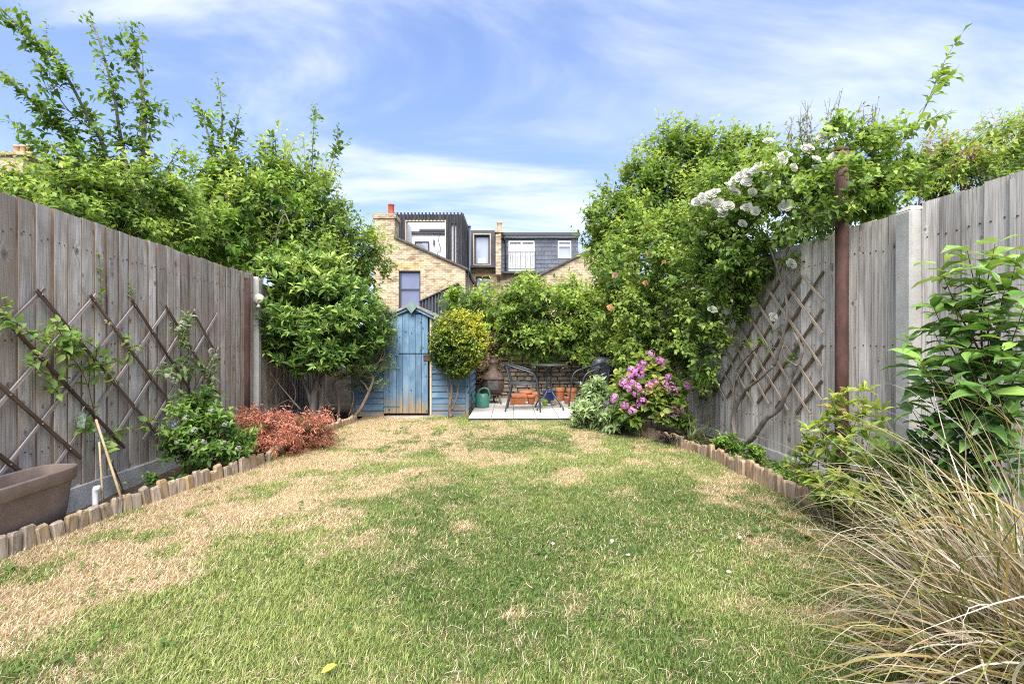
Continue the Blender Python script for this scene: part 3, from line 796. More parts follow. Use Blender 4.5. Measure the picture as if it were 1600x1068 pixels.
botL = lambda z: float(np.interp(z, [1,3.2,4.2,6,8],[0.16,0.12,0.06,0.04,0.03]))
aL = math.atan2(1, -0.0935)-math.pi/2; aR = math.atan2(-1, 0.07)+math.pi/2
fence_run('fence', 'tall weathered brown-grey board fence carrying the dark diamond trellis', XL, 0.9, 6.17, -1, M_BOARD_L, 1.98, botL, seed=3)
fence_run('fence', 'shaded board fence behind the big rounded evergreen, past the floodlight post', XL, 6.29, 9.5, -1, M_BOARD_L, 1.90, lambda z: 0.06, seed=4)
post('concrete_post', 'pale concrete fence post beside the rusty pole near the evergreen', XL(6.23)+0.015, 6.23, 1.97, aL)
fence_run('fence', 'pale grey board fence behind the glossy large-leaved shrub', XR, 0.9, 3.05, 1, M_BOARD_R, 1.98, lambda z: 0.10, pitch=0.125, seed=5)
fence_run('fence', 'grey knotty board fence carrying the bleached trellis and white rose', XR, 3.18, 6.1, 1, M_BOARD_R, 1.97, lambda z: 0.09, pitch=0.125, seed=6)
fence_run('fence', 'board fence hidden in rose leaves behind the pink hydrangea', XR, 6.22, 9.4, 1, M_BOARD_R, 1.95, lambda z: 0.06, pitch=0.125, seed=7)
post('concrete_post', 'pale pitted concrete fence post between rusty pole and glossy shrub', XR(3.115)-0.03, 3.115, 1.975, aR, 0.125, 0.12)
post('concrete_post', 'concrete fence post buried in rose foliage behind the hydrangea', XR(6.16)-0.02, 6.16, 1.96, aR)

def rust_pole(label, p, top, r):
    root = empty('rusty_pole', p, 0, label, 'pole')
    b = MB(); b.tube([(0,0,-0.2),(0,0,top*0.4),(0.004,0.003,top*0.8),(0.006,0.004,top)], [r,r,r,r*0.99], 14); b.build('shaft', M_RUST, root)
    MB().lathe([(r*1.04, top-0.015),(r*1.05, top),(r*0.98, top+0.004),(r*0.6, top+0.003),(0.001, top+0.002)], 14).build('cap', M_RUST, root)
    return root
rust_pole('short rusty brown steel pole standing before the left fence post', (W(384,0,5.95).x, 5.95, 0), 1.91, 0.047)
RP = W(1315, 0, 3.62)
rust_pole('tall rusty steel pole rising through the white climbing rose', (RP.x, 3.62, 0), CAM_Z+(HOR-233)/F*3.62, 0.044)

# drum-shaped outdoor lamp on the left fence post
q = W(405, 470, 6.12)
lamp = empty('garden_lamp', (XL(6.2)+0.075, 6.12, q.z-0.06), 0, 'beige drum-shaped wall lamp fixed to the concrete post by evergreen', 'lamp')
M_BEIGE = plain('beige_plastic', (0.46,0.43,0.36), 0.5)
b = MB(); b.lathe([(0.001,-0.045),(0.05,-0.045),(0.062,-0.03),(0.066,0.02),(0.06,0.04),(0.001,0.045)], 18, Matrix.Translation((0.05,-0.02,0.08))@Matrix.Rotation(math.radians(80),4,'X')); b.build('drum', M_BEIGE, lamp)
MB().box(-0.035, 0.02, -0.02, 0.03, 0.0, 0.06, 0.006).build('bracket', M_BEIGE, lamp)
MB().tube([(0.05,-0.03,0.03),(0.055,-0.05,-0.01),(0.05,-0.06,-0.03)], [0.018,0.02,0.02], 10).build('sensor', M_BEIGE, lamp)

# ------------------------------------------------------------------ trellises
def slat_mesh(L_, w=0.026, t=0.009):
    return MB().box(0, L_, -t/2, t/2, -w/2, w/2, 0.002)
def trellis(label, Xf, side, zr, hr, cs1, cs2, mat1, mat2, off):
    """slats on both diagonals in the plane of a fence, front layer mat1 and back layer mat2"""
    za, zb = zr
    A = Vector((Xf(za), za, 0)); B_ = Vector((Xf(zb), zb, 0))
    if side > 0: A, B_ = B_, A
    u = (B_-A).normalized(); rz = math.atan2(u.y, u.x)
    root = empty('trellis', A, rz, label, 'trellis'); Ln = (B_-A).length
    r_ = random.Random(9)
    def seg(c, sgn, m, y):
        # line x = c + sgn*(hr1 - z), clipped to the panel
        z1, z0 = hr[1]+r_.uniform(-.015,.015), hr[0]+r_.uniform(-.015,.015)
        x1, x0 = c, c+sgn*(hr[1]-hr[0])*1.05
        P = [Vector((x1, z1)), Vector((x0, z0))]
        lo, hi = 0.0, 1.0; d = P[1]-P[0]
        for lim, s_ in ((0.0, 1), (Ln, -1)):
            if abs(d.x) > 1e-6:
                t = (lim-P[0].x)/d.x
                ins0 = (P[0].x-lim)*s_ >= 0; ins1 = (P[1].x-lim)*s_ >= 0
                if not ins0 and not ins1: return
                if not ins0: lo = max(lo, t)
                if not ins1: hi = min(hi, t)
        if hi-lo < 0.1: return
        a, b_ = P[0]+d*lo, P[0]+d*hi; v = b_-a
        me = slat_mesh(v.length+0.05).mesh('slat', m)
        o = link('slat', me, root, (a.x-v.x*0.02, y+r_.uniform(-.002,.002), a.y-v.y*0.02), (0, -math.atan2(v.y, v.x), 0))
        return
    for c in cs1: seg(c, 1, mat1, -off-0.012)
    for c in cs2: seg(c, -1, mat2, -off)
    pins = MB()
    for c1 in cs1:
        for c2 in cs2:
            x = (c1+c2)/2; z = hr[1]-(x-c1)/1.05
            if 0 < x < Ln and hr[0] < z < hr[1]: pins.box(x-.004, x+.004, -off-0.021, -off-0.016, z-.004, z+.004)
    pins.build('nail_heads', M_SLAT_L, root)['kind'] = 'stuff'
    return root
za = 1.7
sp = 0.43
trellis('dark brown and grey diamond trellis fixed to the brown left fence', XL, -1, (za, 5.25), (0.30, 1.42),
        [3.05-za+sp*k for k in range(-6, 6)], [3.05-za+0.03+sp*k for k in range(-4, 10)], M_SLAT_D, M_SLAT_L, 0.03)
# right: local x runs towards the camera, so depth decreases along it
zb = 6.0
trellis('bleached wooden diamond trellis leaning on the grey fence under the rose', XR, 1, (3.93, zb), (0.52, 1.68),
        [zb-(3.03+1.68+0.285*k) for k in range(-2, 10)], [zb-(2.1+0.30*k) for k in range(2, 16)], M_SLAT_R, M_SLAT_R2, 0.03)

# ------------------------------------------------------------------ log edging
def log_mesh(seed, mat):
    r_ = random.Random(seed); b = MB(); n = 8; V = []; Fs = []
    for zi, z in enumerate((-0.12, 0.02, 0.118, 0.128)):
        rr = 0.038 if zi < 3 else 0.030
        for k in range(n):
            th = 2*math.pi*k/n
            y = max(-0.5, math.sin(th)*0.72)
            V.append((math.cos(th)*rr*r_.uniform(.93,1.05), y*rr*r_.uniform(.9,1.06), z+(r_.uniform(-.006,.006) if zi > 1 else 0)))
    for i in range(3):
        for k in range(n):
            k2 = (k+1) % n; Fs.append((i*n+k, i*n+k2, (i+1)*n+k2, (i+1)*n+k))
    Fs.append(tuple(3*n+k for k in range(n)))
    return b.add(V, Fs, False).mesh('log', mat)
LOGS = [log_mesh(k, M_LOG) for k in range(5)]; LOGS_G = [log_mesh(k+9, M_LOG_G) for k in range(5)]
def edging(label, pts, meshes, pitch=0.074, lean=0.16, seed=0, sc_=1.0):
    r_ = random.Random(seed); P = curve_pts([Vector((x, z, 0)) for z, x in pts], 30)
    root = empty('log_edging', P[0], 0, label, 'edging'); acc = 0.0; nxt = 0.0
    for i in range(len(P)-1):
        d = P[i+1]-P[i]
        while nxt <= acc+d.length:
            q = P[i]+d*((nxt-acc)/max(d.length,1e-6)); a = math.atan2(d.y, d.x)
            s_ = r_.uniform(0.86, 1.1)
            o = link('log', r_.choice(meshes), root, (q.x-P[0].x+r_.uniform(-.006,.006), q.y-P[0].y, r_.uniform(-0.018,0.010)), (r_.gauss(0,0.05), lean+r_.gauss(0,0.09), a+r_.gauss(0,0.12)))
            o.rotation_mode = 'ZYX' if False else 'XYZ'
            o.scale = (s_*sc_, 1.0*sc_, r_.uniform(0.72,0.98)*sc_)
            nxt += pitch*s_*sc_
        acc += d.length
    return root
edging('greyed log-roll edging between planter, left fence bed and dry lawn', [(1.5,-2.66),(2.46,-2.60),(3.14,-2.53),(4.12,-2.33),(4.45,-2.30)], LOGS_G, seed=1, lean=-0.10)
edging('leaning log-roll edging between red maple and blue shed', [(4.55,-2.28),(5.4,-2.32),(6.2,-2.28),(6.95,-2.22)], LOGS_G, seed=2, lean=-0.35)
edging('orange-brown log-roll edging below the pink hydrangea', [(6.0,1.46),(5.82,1.58),(5.2,1.78),(4.75,1.90)], LOGS, seed=3, lean=0.12)
edging('orange-brown log-roll edging running from trellis to the arching sedge', [(4.62,1.91),(3.6,1.98),(2.59,2.02),(2.0,2.08)], LOGS, seed=4, lean=-0.06, sc_=1.12)

# ------------------------------------------------------------------ patio
M_SLAB = mottled('patio_slab', [(0.3,(0.44,0.41,0.36)),(0.6,(0.56,0.53,0.475)),(0.85,(0.63,0.60,0.545))], 3.2, 0.75, 0.2, 0.004, rand=5.0, vary=0.07, fine=40)
M_SLABSIDE = mottled('mortar_bed', [(0.3,(0.15,0.14,0.12)),(0.7,(0.33,0.31,0.27))], 14, 0.95, 0.8, 0.01)
pat = empty('patio', (-0.62, 6.94, 0)); pat['kind'] = 'structure'
b = MB(); b.box(0.012, 2.85, 0.012, 2.42, -0.06, 0.048, 0.01); b.build('mortar_bed', M_SLABSIDE, pat)
sw, sd = 0.322, 0.43; r_ = random.Random(4)
SL = [MB().box(-sw/2+.003, sw/2-.003, -sd/2+.003, sd/2-.003, -0.03, 0.0, 0.004+k*.001).mesh('slab', M_SLAB) for k in range(2)]
for j in range(6):
    for i in range(9):
        link('slab', SL[(i+j) % 2], pat, (sw*(i+0.5), sd*(j+0.5)-0.02, 0.068+r_.uniform(-.0025,.0025)), (r_.uniform(-.004,.004), r_.uniform(-.004,.004), r_.uniform(-.006,.006)))

# rubble wall behind the patio
M_STONE = mottled('rubble_stone', [(0.2,(0.09,0.065,0.05)),(0.45,(0.26,0.20,0.145)),(0.7,(0.40,0.335,0.26)),(0.9,(0.52,0.47,0.40))], 7, 0.92, 0.8, 0.012, rand=9.0, vary=0.35, fine=40)
M_MORTAR = mottled('old_mortar', [(0.3,(0.07,0.06,0.05)),(0.7,(0.17,0.15,0.125))], 20, 0.95, 0.8, 0.01)
wall = empty('garden_wall', (-3.7, 9.36, 0), 0, 'old rubble stone and brick wall behind the patio under the climber', 'wall')
MB().box(0, 6.0, 0.03, 0.30, -0.05, 1.42).build('mortar_core', M_MORTAR, wall)
r_ = random.Random(21)
def stone_mesh(seed):
    q = random.Random(seed); b = MB(); b.box(-0.5, 0.5, -0.5, 0.5, -0.5, 0.5, 0.12)
    b.v = [(x*q.uniform(.88,1.05), y*q.uniform(.8,1.1), z*q.uniform(.86,1.06)) for x, y, z in b.v]
    return b.mesh('stone', M_STONE)
STN = [stone_mesh(k) for k in range(8)]
z = 0.06
while z < 1.1:
    h = r_.uniform(0.06, 0.10); x = 2.95+r_.uniform(0, .1)
    while x < 5.9:
        w_ = r_.uniform(0.11, 0.27)
        link('stone', r_.choice(STN), wall, (x+w_/2, 0.03+r_.uniform(-.012,.012), z+h/2), (r_.uniform(-.06,.06), r_.uniform(-.05,.05), r_.uniform(-.06,.06)), (w_-0.012, 0.11, h-0.010))
        x += w_
    z += h
MB().box(-0.02, 6.0, -0.02, 0.33, 1.422, 1.48, 0.01).build('coping', M_STONE, wall)
#==SECTION3
# ------------------------------------------------------------------ houses behind the garden
M_BRICK = brickmat('stock_brick', (0.47,0.375,0.225), (0.33,0.24,0.15), (0.52,0.49,0.43))
M_BRICK_R = brickmat('stock_brick_pale', (0.48,0.39,0.26), (0.32,0.225,0.15), (0.54,0.50,0.44))
M_LINTEL = brickmat('rubbed_brick', (0.50,0.27,0.10), (0.55,0.36,0.15), (0.50,0.45,0.37))
M_BLACK = wood('charred_timber', (0.020,0.020,0.024), (0.042,0.043,0.050), (0.075,0.077,0.088), knots=False, vary=0.25)
M_ZINC = mottled('dark_zinc', [(0.3,(0.045,0.05,0.062)),(0.7,(0.085,0.093,0.112))], 3, 0.45, 0.1, 0.003)
M_SLATE = mottled('slate', [(0.3,(0.075,0.085,0.11)),(0.7,(0.125,0.137,0.17))], 6, 0.55, 0.3, 0.004, rand=7.0, vary=0.18)
M_WHITE = plain('white_render', (0.78,0.78,0.77), 0.7, vary=0.02)
M_UPVC = plain('white_frame', (0.80,0.80,0.79), 0.35, vary=0.02)
M_PALEWOOD = wood('pale_timber', (0.35,0.25,0.17), (0.55,0.43,0.32), (0.66,0.54,0.42), knots=False)
M_GLASS = glassmat('window_glass', (0.24,0.25,0.33))
M_GLASS2 = glassmat('bright_window_glass', (0.46,0.50,0.56))
M_POT_RED = mottled('red_chimney_pot', [(0.3,(0.30,0.06,0.035)),(0.7,(0.45,0.11,0.06))], 6, 0.8, 0.2, 0.01)
M_POT_BUFF = mottled('buff_chimney_pot', [(0.3,(0.42,0.24,0.12)),(0.7,(0.58,0.38,0.22))], 6, 0.8, 0.2, 0.01)
M_CURTAIN = mottled('dust_sheet', [(0.35,(0.55,0.56,0.57)),(0.6,(0.80,0.80,0.79))], 4, 0.9, 0.5, 0.03, vec=(6,1,0.7))
M_DKFRAME = plain('dark_frame', (0.05,0.055,0.07), 0.4)
M_ROOFT = mottled('roof_tile', [(0.3,(0.06,0.05,0.05)),(0.7,(0.14,0.115,0.105))], 9, 0.85, 0.5, 0.02)

class Local:
    def __init__(s, root): s.o = root.location.copy(); s.root = root
    def x(s, px, Z): return (px-800.0)/F*Z - s.o.x
    def z(s, py, Z): return CAM_Z+(HOR-py)/F*Z - s.o.z
    def y(s, Z): return Z - s.o.y
    def rect(s, b, px0, px1, py0, py1, Z, y0, y1, c=0.0):
        b.box(s.x(px0,Z), s.x(px1,Z), s.y(Z)+y0, s.y(Z)+y1, s.z(py1,Z), s.z(py0,Z), c); return b
    def poly(s, b, pts, Z, y0, y1):
        P = [(s.x(a,Z), s.z(c,Z)) for a, c in pts]
        ar = sum(P[i][0]*P[(i+1)%len(P)][1]-P[(i+1)%len(P)][0]*P[i][1] for i in range(len(P)))
        if ar < 0: P = P[::-1]
        b.prism(P, s.y(Z)+y0, s.y(Z)+y1); return b
    def part(s, name, mat, parent, fn):
        b = MB(); fn(b); return b.build(name, mat, parent)
def GY(Z): return HOR+(CAM_Z+0.20)*F/Z      # pixel row of the ground at depth Z

def frame_rect(l, b, px0, px1, py0, py1, Z, y0, y1, t):
    l.rect(b, px0, px1, py0, py0+t, Z, y0, y1); l.rect(b, px0, px1, py1-t, py1, Z, y0, y1)
    l.rect(b, px0, px0+t, py0+t, py1-t, Z, y0, y1); l.rect(b, px1-t, px1, py0+t, py1-t, Z, y0, y1)

# --- house with the black slatted loft
ZA = 20.0
hA = empty('house', (W(655,0,ZA).x, ZA, 0), 0, 'yellow brick house with black slatted loft and red chimney pot', 'house')
l = Local(hA); gy = GY(ZA)
sl = lambda x: 371+(x-617)*48/110.0
def fn(b):
    l.poly(b, [(583,gy),(623,gy),(623,sl(623)),(617,371),(583,371)], ZA, 0, 0.3)
    l.poly(b, [(623,423),(657,423),(657,sl(657)),(623,sl(623))], ZA, 0, 0.3)
    l.poly(b, [(623,gy),(657,gy),(657,499),(623,499)], ZA, 0, 0.3)
    l.poly(b, [(657,gy),(727,gy),(727,419),(657,sl(657))], ZA, 0, 0.3)
    b.box(l.x(583,ZA), l.x(583,ZA)+0.3, 0.3, 6.0, -0.2, l.z(371,ZA)); b.box(l.x(727,ZA)-0.3, l.x(727,ZA), 0.3, 6.0, -0.2, l.z(419,ZA))
l.part('wall', M_BRICK, hA, fn)
ch = l.part('chimney', M_BRICK, hA, lambda b: (l.rect(b, 584,616.5,341,371.0,ZA,0.004,0.75), l.rect(b, 582,619,336.5,341,ZA,-0.05,0.8), l.rect(b, 583,618,333.5,336.5,ZA,-0.02,0.77)))
MB().lathe([(0.145,0),(0.145,0.02),(0.125,0.06),(0.12,0.42),(0.14,0.44),(0.14,0.47),(0.10,0.47),(0.09,0.30),(0.001,0.30)], 16).build('chimney_pot', M_POT_RED, ch, (l.x(608,ZA), 0.35, l.z(333.5,ZA)))
def fn(b):
    l.poly(b, [(616,368.5),(728,417.5),(728,420.5),(616,371.5)], ZA, -0.10, 6.0)
l.part('roof', M_ROOFT, hA, fn)
win = l.part('window', M_GLASS, hA, lambda b: l.rect(b, 623.5,656.5,423.5,498.5,ZA,0.17,0.19))
fr = MB(); frame_rect(l, fr, 623.2,656.8,423.2,498.8,ZA,0.10,0.165,2.2); l.rect(fr, 625.4,654.6,450.5,452.3,ZA,0.11,0.164); fr.build('frame', M_DKFRAME, win)
l.part('sill', M_CONC, win, lambda b: l.rect(b, 621,659,499,502,ZA,-0.06,0.09))
l.part('lintel', M_LINTEL, win, lambda b: l.poly(b, [(621,422.5),(659,422.5),(662,412),(618,412)], ZA, -0.006, -0.001))
l.part('gutter', M_DKFRAME, hA, lambda b: b.tube([(l.x(727.5,ZA)+0.06,-0.1,l.z(420,ZA)-0.02),(l.x(727.5,ZA)+0.06,5.2,l.z(420,ZA)-0.06)], 0.065, 8))
l.part('drainpipe', M_DKFRAME, hA, lambda b: b.tube([(l.x(727,ZA)+0.07,0.3,l.z(420,ZA)-0.06),(l.x(727,ZA)+0.07,0.3,0)], 0.04, 8))
# loft
ZB = 22.0
loft = l.part('loft', M_BLACK, hA, lambda b: (l.rect(b, 613,633,335,450,ZB,0.0,0.2), l.rect(b, 697,704.5,335,450,ZB,0.0,0.2), l.rect(b, 713,722,335,450,ZB,0.0,0.2),
      l.rect(b, 704.5,713,335,349,ZB,0.0,0.2), l.rect(b, 633,697,335,344,ZB,0.0,0.2), b.box(l.x(722,ZB)-0.15, l.x(722,ZB)-0.001, l.y(ZB)+0.2, l.y(ZB)+3.6, l.z(450,ZB), l.z(335.1,ZB)),
      b.box(l.x(613,ZB), l.x(613,ZB)+0.15, l.y(ZB)+0.2, l.y(ZB)+3.6, l.z(450,ZB), l.z(335.1,ZB)), b.box(l.x(613,ZB)+.15, l.x(722,ZB)-.15, l.y(ZB)+1.75, l.y(ZB)+3.6, l.z(336.5,ZB), l.z(335.5,ZB))))
for i in range(20):
    px = 614.5+i*5.55
    bot = 344.2 if 632 < px < 697 else (430 if not 705 < px < 713 else 430)
    l.part('batten', M_BLACK, loft, lambda b: l.rect(b, px, px+2.4, 332.5, bot, ZB, -0.075, -0.002))
for i in range(9):
    yy = 0.12+i*0.39
    l.part('batten', M_BLACK, loft, lambda b: b.box(l.x(722,ZB)+0.001, l.x(722,ZB)+0.07, l.y(ZB)+yy, l.y(ZB)+yy+0.065, l.z(460,ZB), l.z(332.5,ZB)))
ter = l.part('terrace', M_WHITE, loft, lambda b: (l.rect(b, 628,706,347,450,ZB+1.55,0,0.15), b.box(l.x(633,ZB)-0.10, l.x(633,ZB)-0.004, l.y(ZB)+0.205, l.y(ZB)+1.55, l.z(450,ZB), l.z(343,ZB)),
      l.rect(b, 704.6,712.9,349,450,ZB,0.12,0.16)))
fr = MB(); frame_rect(l, fr, 633.1,696.9,344.1,449,ZB,-0.04,0.24,1.6); fr.build('frame', M_PALEWOOD, loft)
l.part('coping', M_DKFRAME, ter, lambda b: (l.rect(b, 636,706,362,365.5,ZB+1.55,-0.12,-0.002), l.rect(b, 656,706,358.5,362,ZB+1.55,-0.16,-0.002)))
tw_ = l.part('window', M_GLASS2, ter, lambda b: l.rect(b, 650,669.5,379,398,ZB+1.55,-0.05,-0.02))
fr = MB(); frame_rect(l, fr, 648.5,671,377.5,399.5,ZB+1.55,-0.08,-0.03,1.8); fr.build('frame', M_DKFRAME, tw_)
l.part('wall_light', M_DKFRAME, ter, lambda b: l.rect(b, 677.5,679.6,375,383,ZB+1.55,-0.12,-0.001,0.01))
l.part('cable', M_DKFRAME, ter, lambda b: b.tube([(l.x(a,ZB+1.5), l.y(ZB+1.5), l.z(c,ZB+1.5)) for a, c in ((686,368),(685,376),(688,386),(689,391),(684,394),(683.5,399))], 0.014, 5))
# black slatted side return in front
ZC = 18.4
sr = l.part('side_return', M_BLACK, hA, lambda b: l.poly(b, [(655,500),(724,500),(724,460),(716,443),(657,471)], ZC, 0, 1.3))
for i in range(9):
    px = 660+i*5.0
    top = 471-(px-657)*28/59.0
    l.part('rib', M_ZINC, sr, lambda b: l.poly(b, [(px,500),(px+1.7,500),(px+1.7,top+.2),(px,top+1)], ZC, -0.07, -0.002))
l.part('capping', M_DKFRAME, sr, lambda b: l.poly(b, [(655,470.2),(716,441.4),(716,443),(655,472)], ZC, -0.10, 1.3))
l.part('lamp_globe', M_UPVC, sr, lambda b: b.lathe([(0.001,-.06),(0.045,-.04),(0.06,0),(0.045,.04),(0.001,.06)], 10, Matrix.Translation((l.x(706.5,ZC), l.y(ZC)-0.07, l.z(453,ZC)))))
# rear part with the narrow zinc dormer
ZD = 26.0; gyd = GY(ZD)
def fn(b):
    l.rect(b, 700,743,419,gyd,ZD,0.0,0.3); l.rect(b, 766,780,419,gyd,ZD,0.0,0.3); l.rect(b, 743,766,419,432,ZD,0,0.3); l.rect(b, 743,766,462,gyd,ZD,0,0.3)
l.part('rear_wall', M_BRICK_R, hA, fn)
w2 = l.part('window', M_GLASS, hA, lambda b: l.rect(b, 743.4,765.6,432.4,461.6,ZD,0.16,0.18))
fr = MB(); frame_rect(l, fr, 743.1,765.9,432.1,461.9,ZD,0.09,0.155,2.0); fr.build('frame', M_DKFRAME, w2)
l.part('lintel', M_LINTEL, w2, lambda b: l.rect(b, 741,768,423,431.8,ZD,-0.006,-0.001))
dm = l.part('dormer', M_ZINC, hA, lambda b: (l.rect(b, 736.5,740,361.5,416,ZD,-0.3,2.5), l.rect(b, 767.5,775.5,361.5,416,ZD,-0.3,2.5), l.rect(b, 740,767.5,361.5,367,ZD,-0.3,2.5), l.rect(b, 735,777,416,419.6,ZD,-0.45,0.3)))
dw = l.part('window', M_GLASS2, dm, lambda b: l.rect(b, 741,766.5,368,415.5,ZD,-0.10,-0.07))
fr = MB(); frame_rect(l, fr, 740.2,767.3,367.2,415.8,ZD,-0.36,-0.12,1.5); fr.build('frame', M_PALEWOOD, dw)
fr = MB(); frame_rect(l, fr, 742.0,765.6,369.2,414.2,ZD,-0.16,-0.11,2.4); fr.build('sash', M_DKFRAME, dw)
l.part('blind', M_WHITE, dw, lambda b: l.rect(b, 747.5,759.5,404,412,ZD,-0.117,-0.104))
l.part('soil_pipe', M_DKFRAME, hA, lambda b: (b.tube([(l.x(733.5,24),l.y(24),0),(l.x(733.5,24),l.y(24),l.z(354,24))], 0.06, 8), b.tube([(l.x(733.5,24),l.y(24),l.z(355,24)),(l.x(733.5,24),l.y(24),l.z(352,24))], [0.08,0.05], 8)))

# --- house with the slate-hung dormer
hB = empty('house', (W(860,0,24).x, 24, 0), 0, 'brick house with wide slate-hung dormer and white balcony doors', 'house')
l = Local(hB)
l.part('wall', M_BRICK_R, hB, lambda b: l.rect(b, 780.2,1010,428,gyd,ZD,0.0,0.3))
d2 = l.part('dormer', M_SLATE, hB, lambda b: (l.rect(b, 782,794.5,373,425,ZD,-0.15,2.8), l.rect(b, 835,871,373,425,ZD,-0.15,2.8), l.rect(b, 892,903,373,425,ZD,-0.15,2.8),
     l.rect(b, 794.5,835,373,377,ZD,-0.15,2.8), l.rect(b, 871,892,373,377,ZD,-0.15,2.8), l.rect(b, 871,892,404,425,ZD,-0.15,2.8), l.rect(b, 794.5,835,424,425,ZD,-0.15,2.8)))
sw_, sh_ = 10.6, 6.5
MS = {}
for row in range(8):
    y0 = 373.2+row*sh_; y1 = min(y0+sh_+0.5, 425)
    for i in range(-1, 13):
        x0 = 782.3+(i+0.5*(row % 2))*sw_; x1 = x0+sw_-0.5
        x0 = max(x0, 782.3); x1 = min(x1, 902.8)
        segs = [(x0, x1)]
        for hx0, hx1, hy0, hy1 in ((793.6,836,376.5,424.6),(870,893,376.5,405)):
            if y1 > hy0+1.5 and y0 < hy1-1.5:
                ns = []
                for a, c in segs:
                    if c <= hx0 or a >= hx1: ns.append((a, c)); continue
                    if a < hx0: ns.append((a, hx0))
                    if c > hx1: ns.append((hx1, c))
                segs = ns
        for a, c in segs:
            if c-a < 1.0: continue
            bb = MB(); xx0, xx1 = l.x(a,ZD), l.x(c,ZD); zz0, zz1 = l.z(y1,ZD), l.z(y0,ZD); yy = l.y(ZD)-0.15
            bb.add([(xx0,yy-0.028,zz0),(xx1,yy-0.028,zz0),(xx1,yy-0.008,zz1),(xx0,yy-0.008,zz1),(xx0,yy-0.003,zz0),(xx1,yy-0.003,zz0),(xx1,yy-0.003,zz1),(xx0,yy-0.003,zz1)],
                   [(0,1,2,3),(0,4,5,1),(0,3,7,4),(1,5,6,2)])
            bb.build('slate', M_SLATE, d2)
l.part('fascia', M_DKFRAME, d2, lambda b: l.rect(b, 780,905,366,370,ZD,-0.45,2.9))
l.part('soffit_board', M_UPVC, d2, lambda b: l.rect(b, 781,904,370.1,372.9,ZD,-0.30,-0.16))
l.part('lead_apron', M_ZINC, d2, lambda b: l.rect(b, 780,905,425.1,428,ZD,-0.35,0.0))
dr = l.part('balcony_door', M_CURTAIN, d2, lambda b: l.rect(b, 794.6,834.9,377.1,423.9,ZD,-0.06,-0.03))
fr = MB(); frame_rect(l, fr, 794.6,834.9,377.1,423.9,ZD,-0.17,-0.065,2.0); l.rect(fr, 813.5,816.5,379.2,421.8,ZD,-0.16,-0.066); fr.build('frame', M_UPVC, dr)
bal = l.part('balcony_rail', M_DKFRAME, dr, lambda b: (l.rect(b, 793,836.5,395,396.4,ZD,-0.32,-0.28), l.rect(b, 793,836.5,421,422,ZD,-0.32,-0.28), *[l.rect(b, 793+i*3.9, 793.7+i*3.9, 396.4, 421, ZD,-0.31,-0.29) for i in range(12)]))
wn2 = l.part('window', M_GLASS2, d2, lambda b: l.rect(b, 871.3,891.7,377.3,403.7,ZD,-0.08,-0.05))
fr = MB(); frame_rect(l, fr, 871.1,891.9,377.1,403.9,ZD,-0.175,-0.085,2.0); l.rect(fr, 873.2,889.8,383.5,386.2,ZD,-0.165,-0.086); fr.build('frame', M_UPVC, wn2)
l.part('drainpipe', M_DKFRAME, hB, lambda b: b.tube([(l.x(787,ZD),l.y(ZD)-0.35,l.z(371,ZD)),(l.x(789,ZD),l.y(ZD)-0.3,l.z(376,ZD)),(l.x(790,ZD),l.y(ZD)-0.22,l.z(379,ZD)),(l.x(790,ZD),l.y(ZD)-0.22,l.z(425,ZD))], 0.045, 8))
c2 = l.part('chimney', M_BRICK_R, hB, lambda b: (l.rect(b, 774.5,783,362,428,25.0,0,1.2), l.rect(b, 773,786,358,363,25.0,-0.08,1.25)))
MB().lathe([(0.16,0),(0.12,0.05),(0.13,0.16),(0.10,0.2),(0.12,0.36),(0.15,0.40),(0.15,0.45),(0.09,0.45),(0.001,0.3)], 14).build('chimney_pot', M_POT_BUFF, c2, (l.x(780,25), l.y(25)+0.4, l.z(358,25)))
ZE = 21.0; gye = GY(ZE)
l.part('rear_wing', M_BRICK_R, hB, lambda b: l.poly(b, [(838,gye),(1000,gye),(1000,352.5),(838,433)], ZE, 0, 4.0))
l.part('verge', M_ROOFT, hB, lambda b: l.poly(b, [(833,433),(1002,349),(1002,352),(833,436)], ZE, -0.12, 4.0))
wv = l.part('window', M_GLASS, hB, lambda b: l.rect(b, 898,930,464,500,ZE,-0.02,-0.004))
fr = MB(); frame_rect(l, fr, 897,931,463,501,ZE,-0.05,-0.02,2); l.rect(fr, 912.5,914.5,465,499,ZE,-0.045,-0.021); fr.build('frame', M_UPVC, wv)

# --- far houses behind the left trees
hC = empty('house', (W(20,0,30).x, 30, 0), 0, 'far brick house with three buff chimney pots above the left fence', 'house')
l = Local(hC)
l.part('wall', M_BRICK, hC, lambda b: l.rect(b, -160,90,330,GY(30),30,0,8))
l.part('roof', M_ROOFT, hC, lambda b: b.add([(l.x(-165,30),-.3,l.z(332,30)),(l.x(95,30),-.3,l.z(332,30)),(l.x(95,30),4,l.z(258,30)+1.5),(l.x(-165,30),4,l.z(258,30)+1.5),(l.x(95,30),8.3,l.z(332,30)),(l.x(-165,30),8.3,l.z(332,30))], [(0,1,2,3),(3,2,4,5),(1,4,2),(0,3,5),(0,5,4,1)]))
cs = l.part('chimney', M_BRICK, hC, lambda b: (l.rect(b, -6,36,243,300,30,0.0,1.2), l.rect(b, -10,42,238,243,30,-0.15,1.35)))
for px in (14, 24, 34):
    MB().lathe([(0.21,0),(0.19,0.05),(0.17,0.5),(0.20,0.52),(0.20,0.6),(0.12,0.6),(0.001,0.4)], 12).build('chimney_pot', M_POT_BUFF, cs, (l.x(px,30), 0.5, l.z(238,30)))
hD = empty('house', (W(150,0,38).x, 38, 0), 0, 'far house with orange chimney pots glimpsed through the left tree', 'house')
l = Local(hD)
l.part('wall', M_BRICK_R, hD, lambda b: l.rect(b, 95,330,330,GY(38),38,0,8))
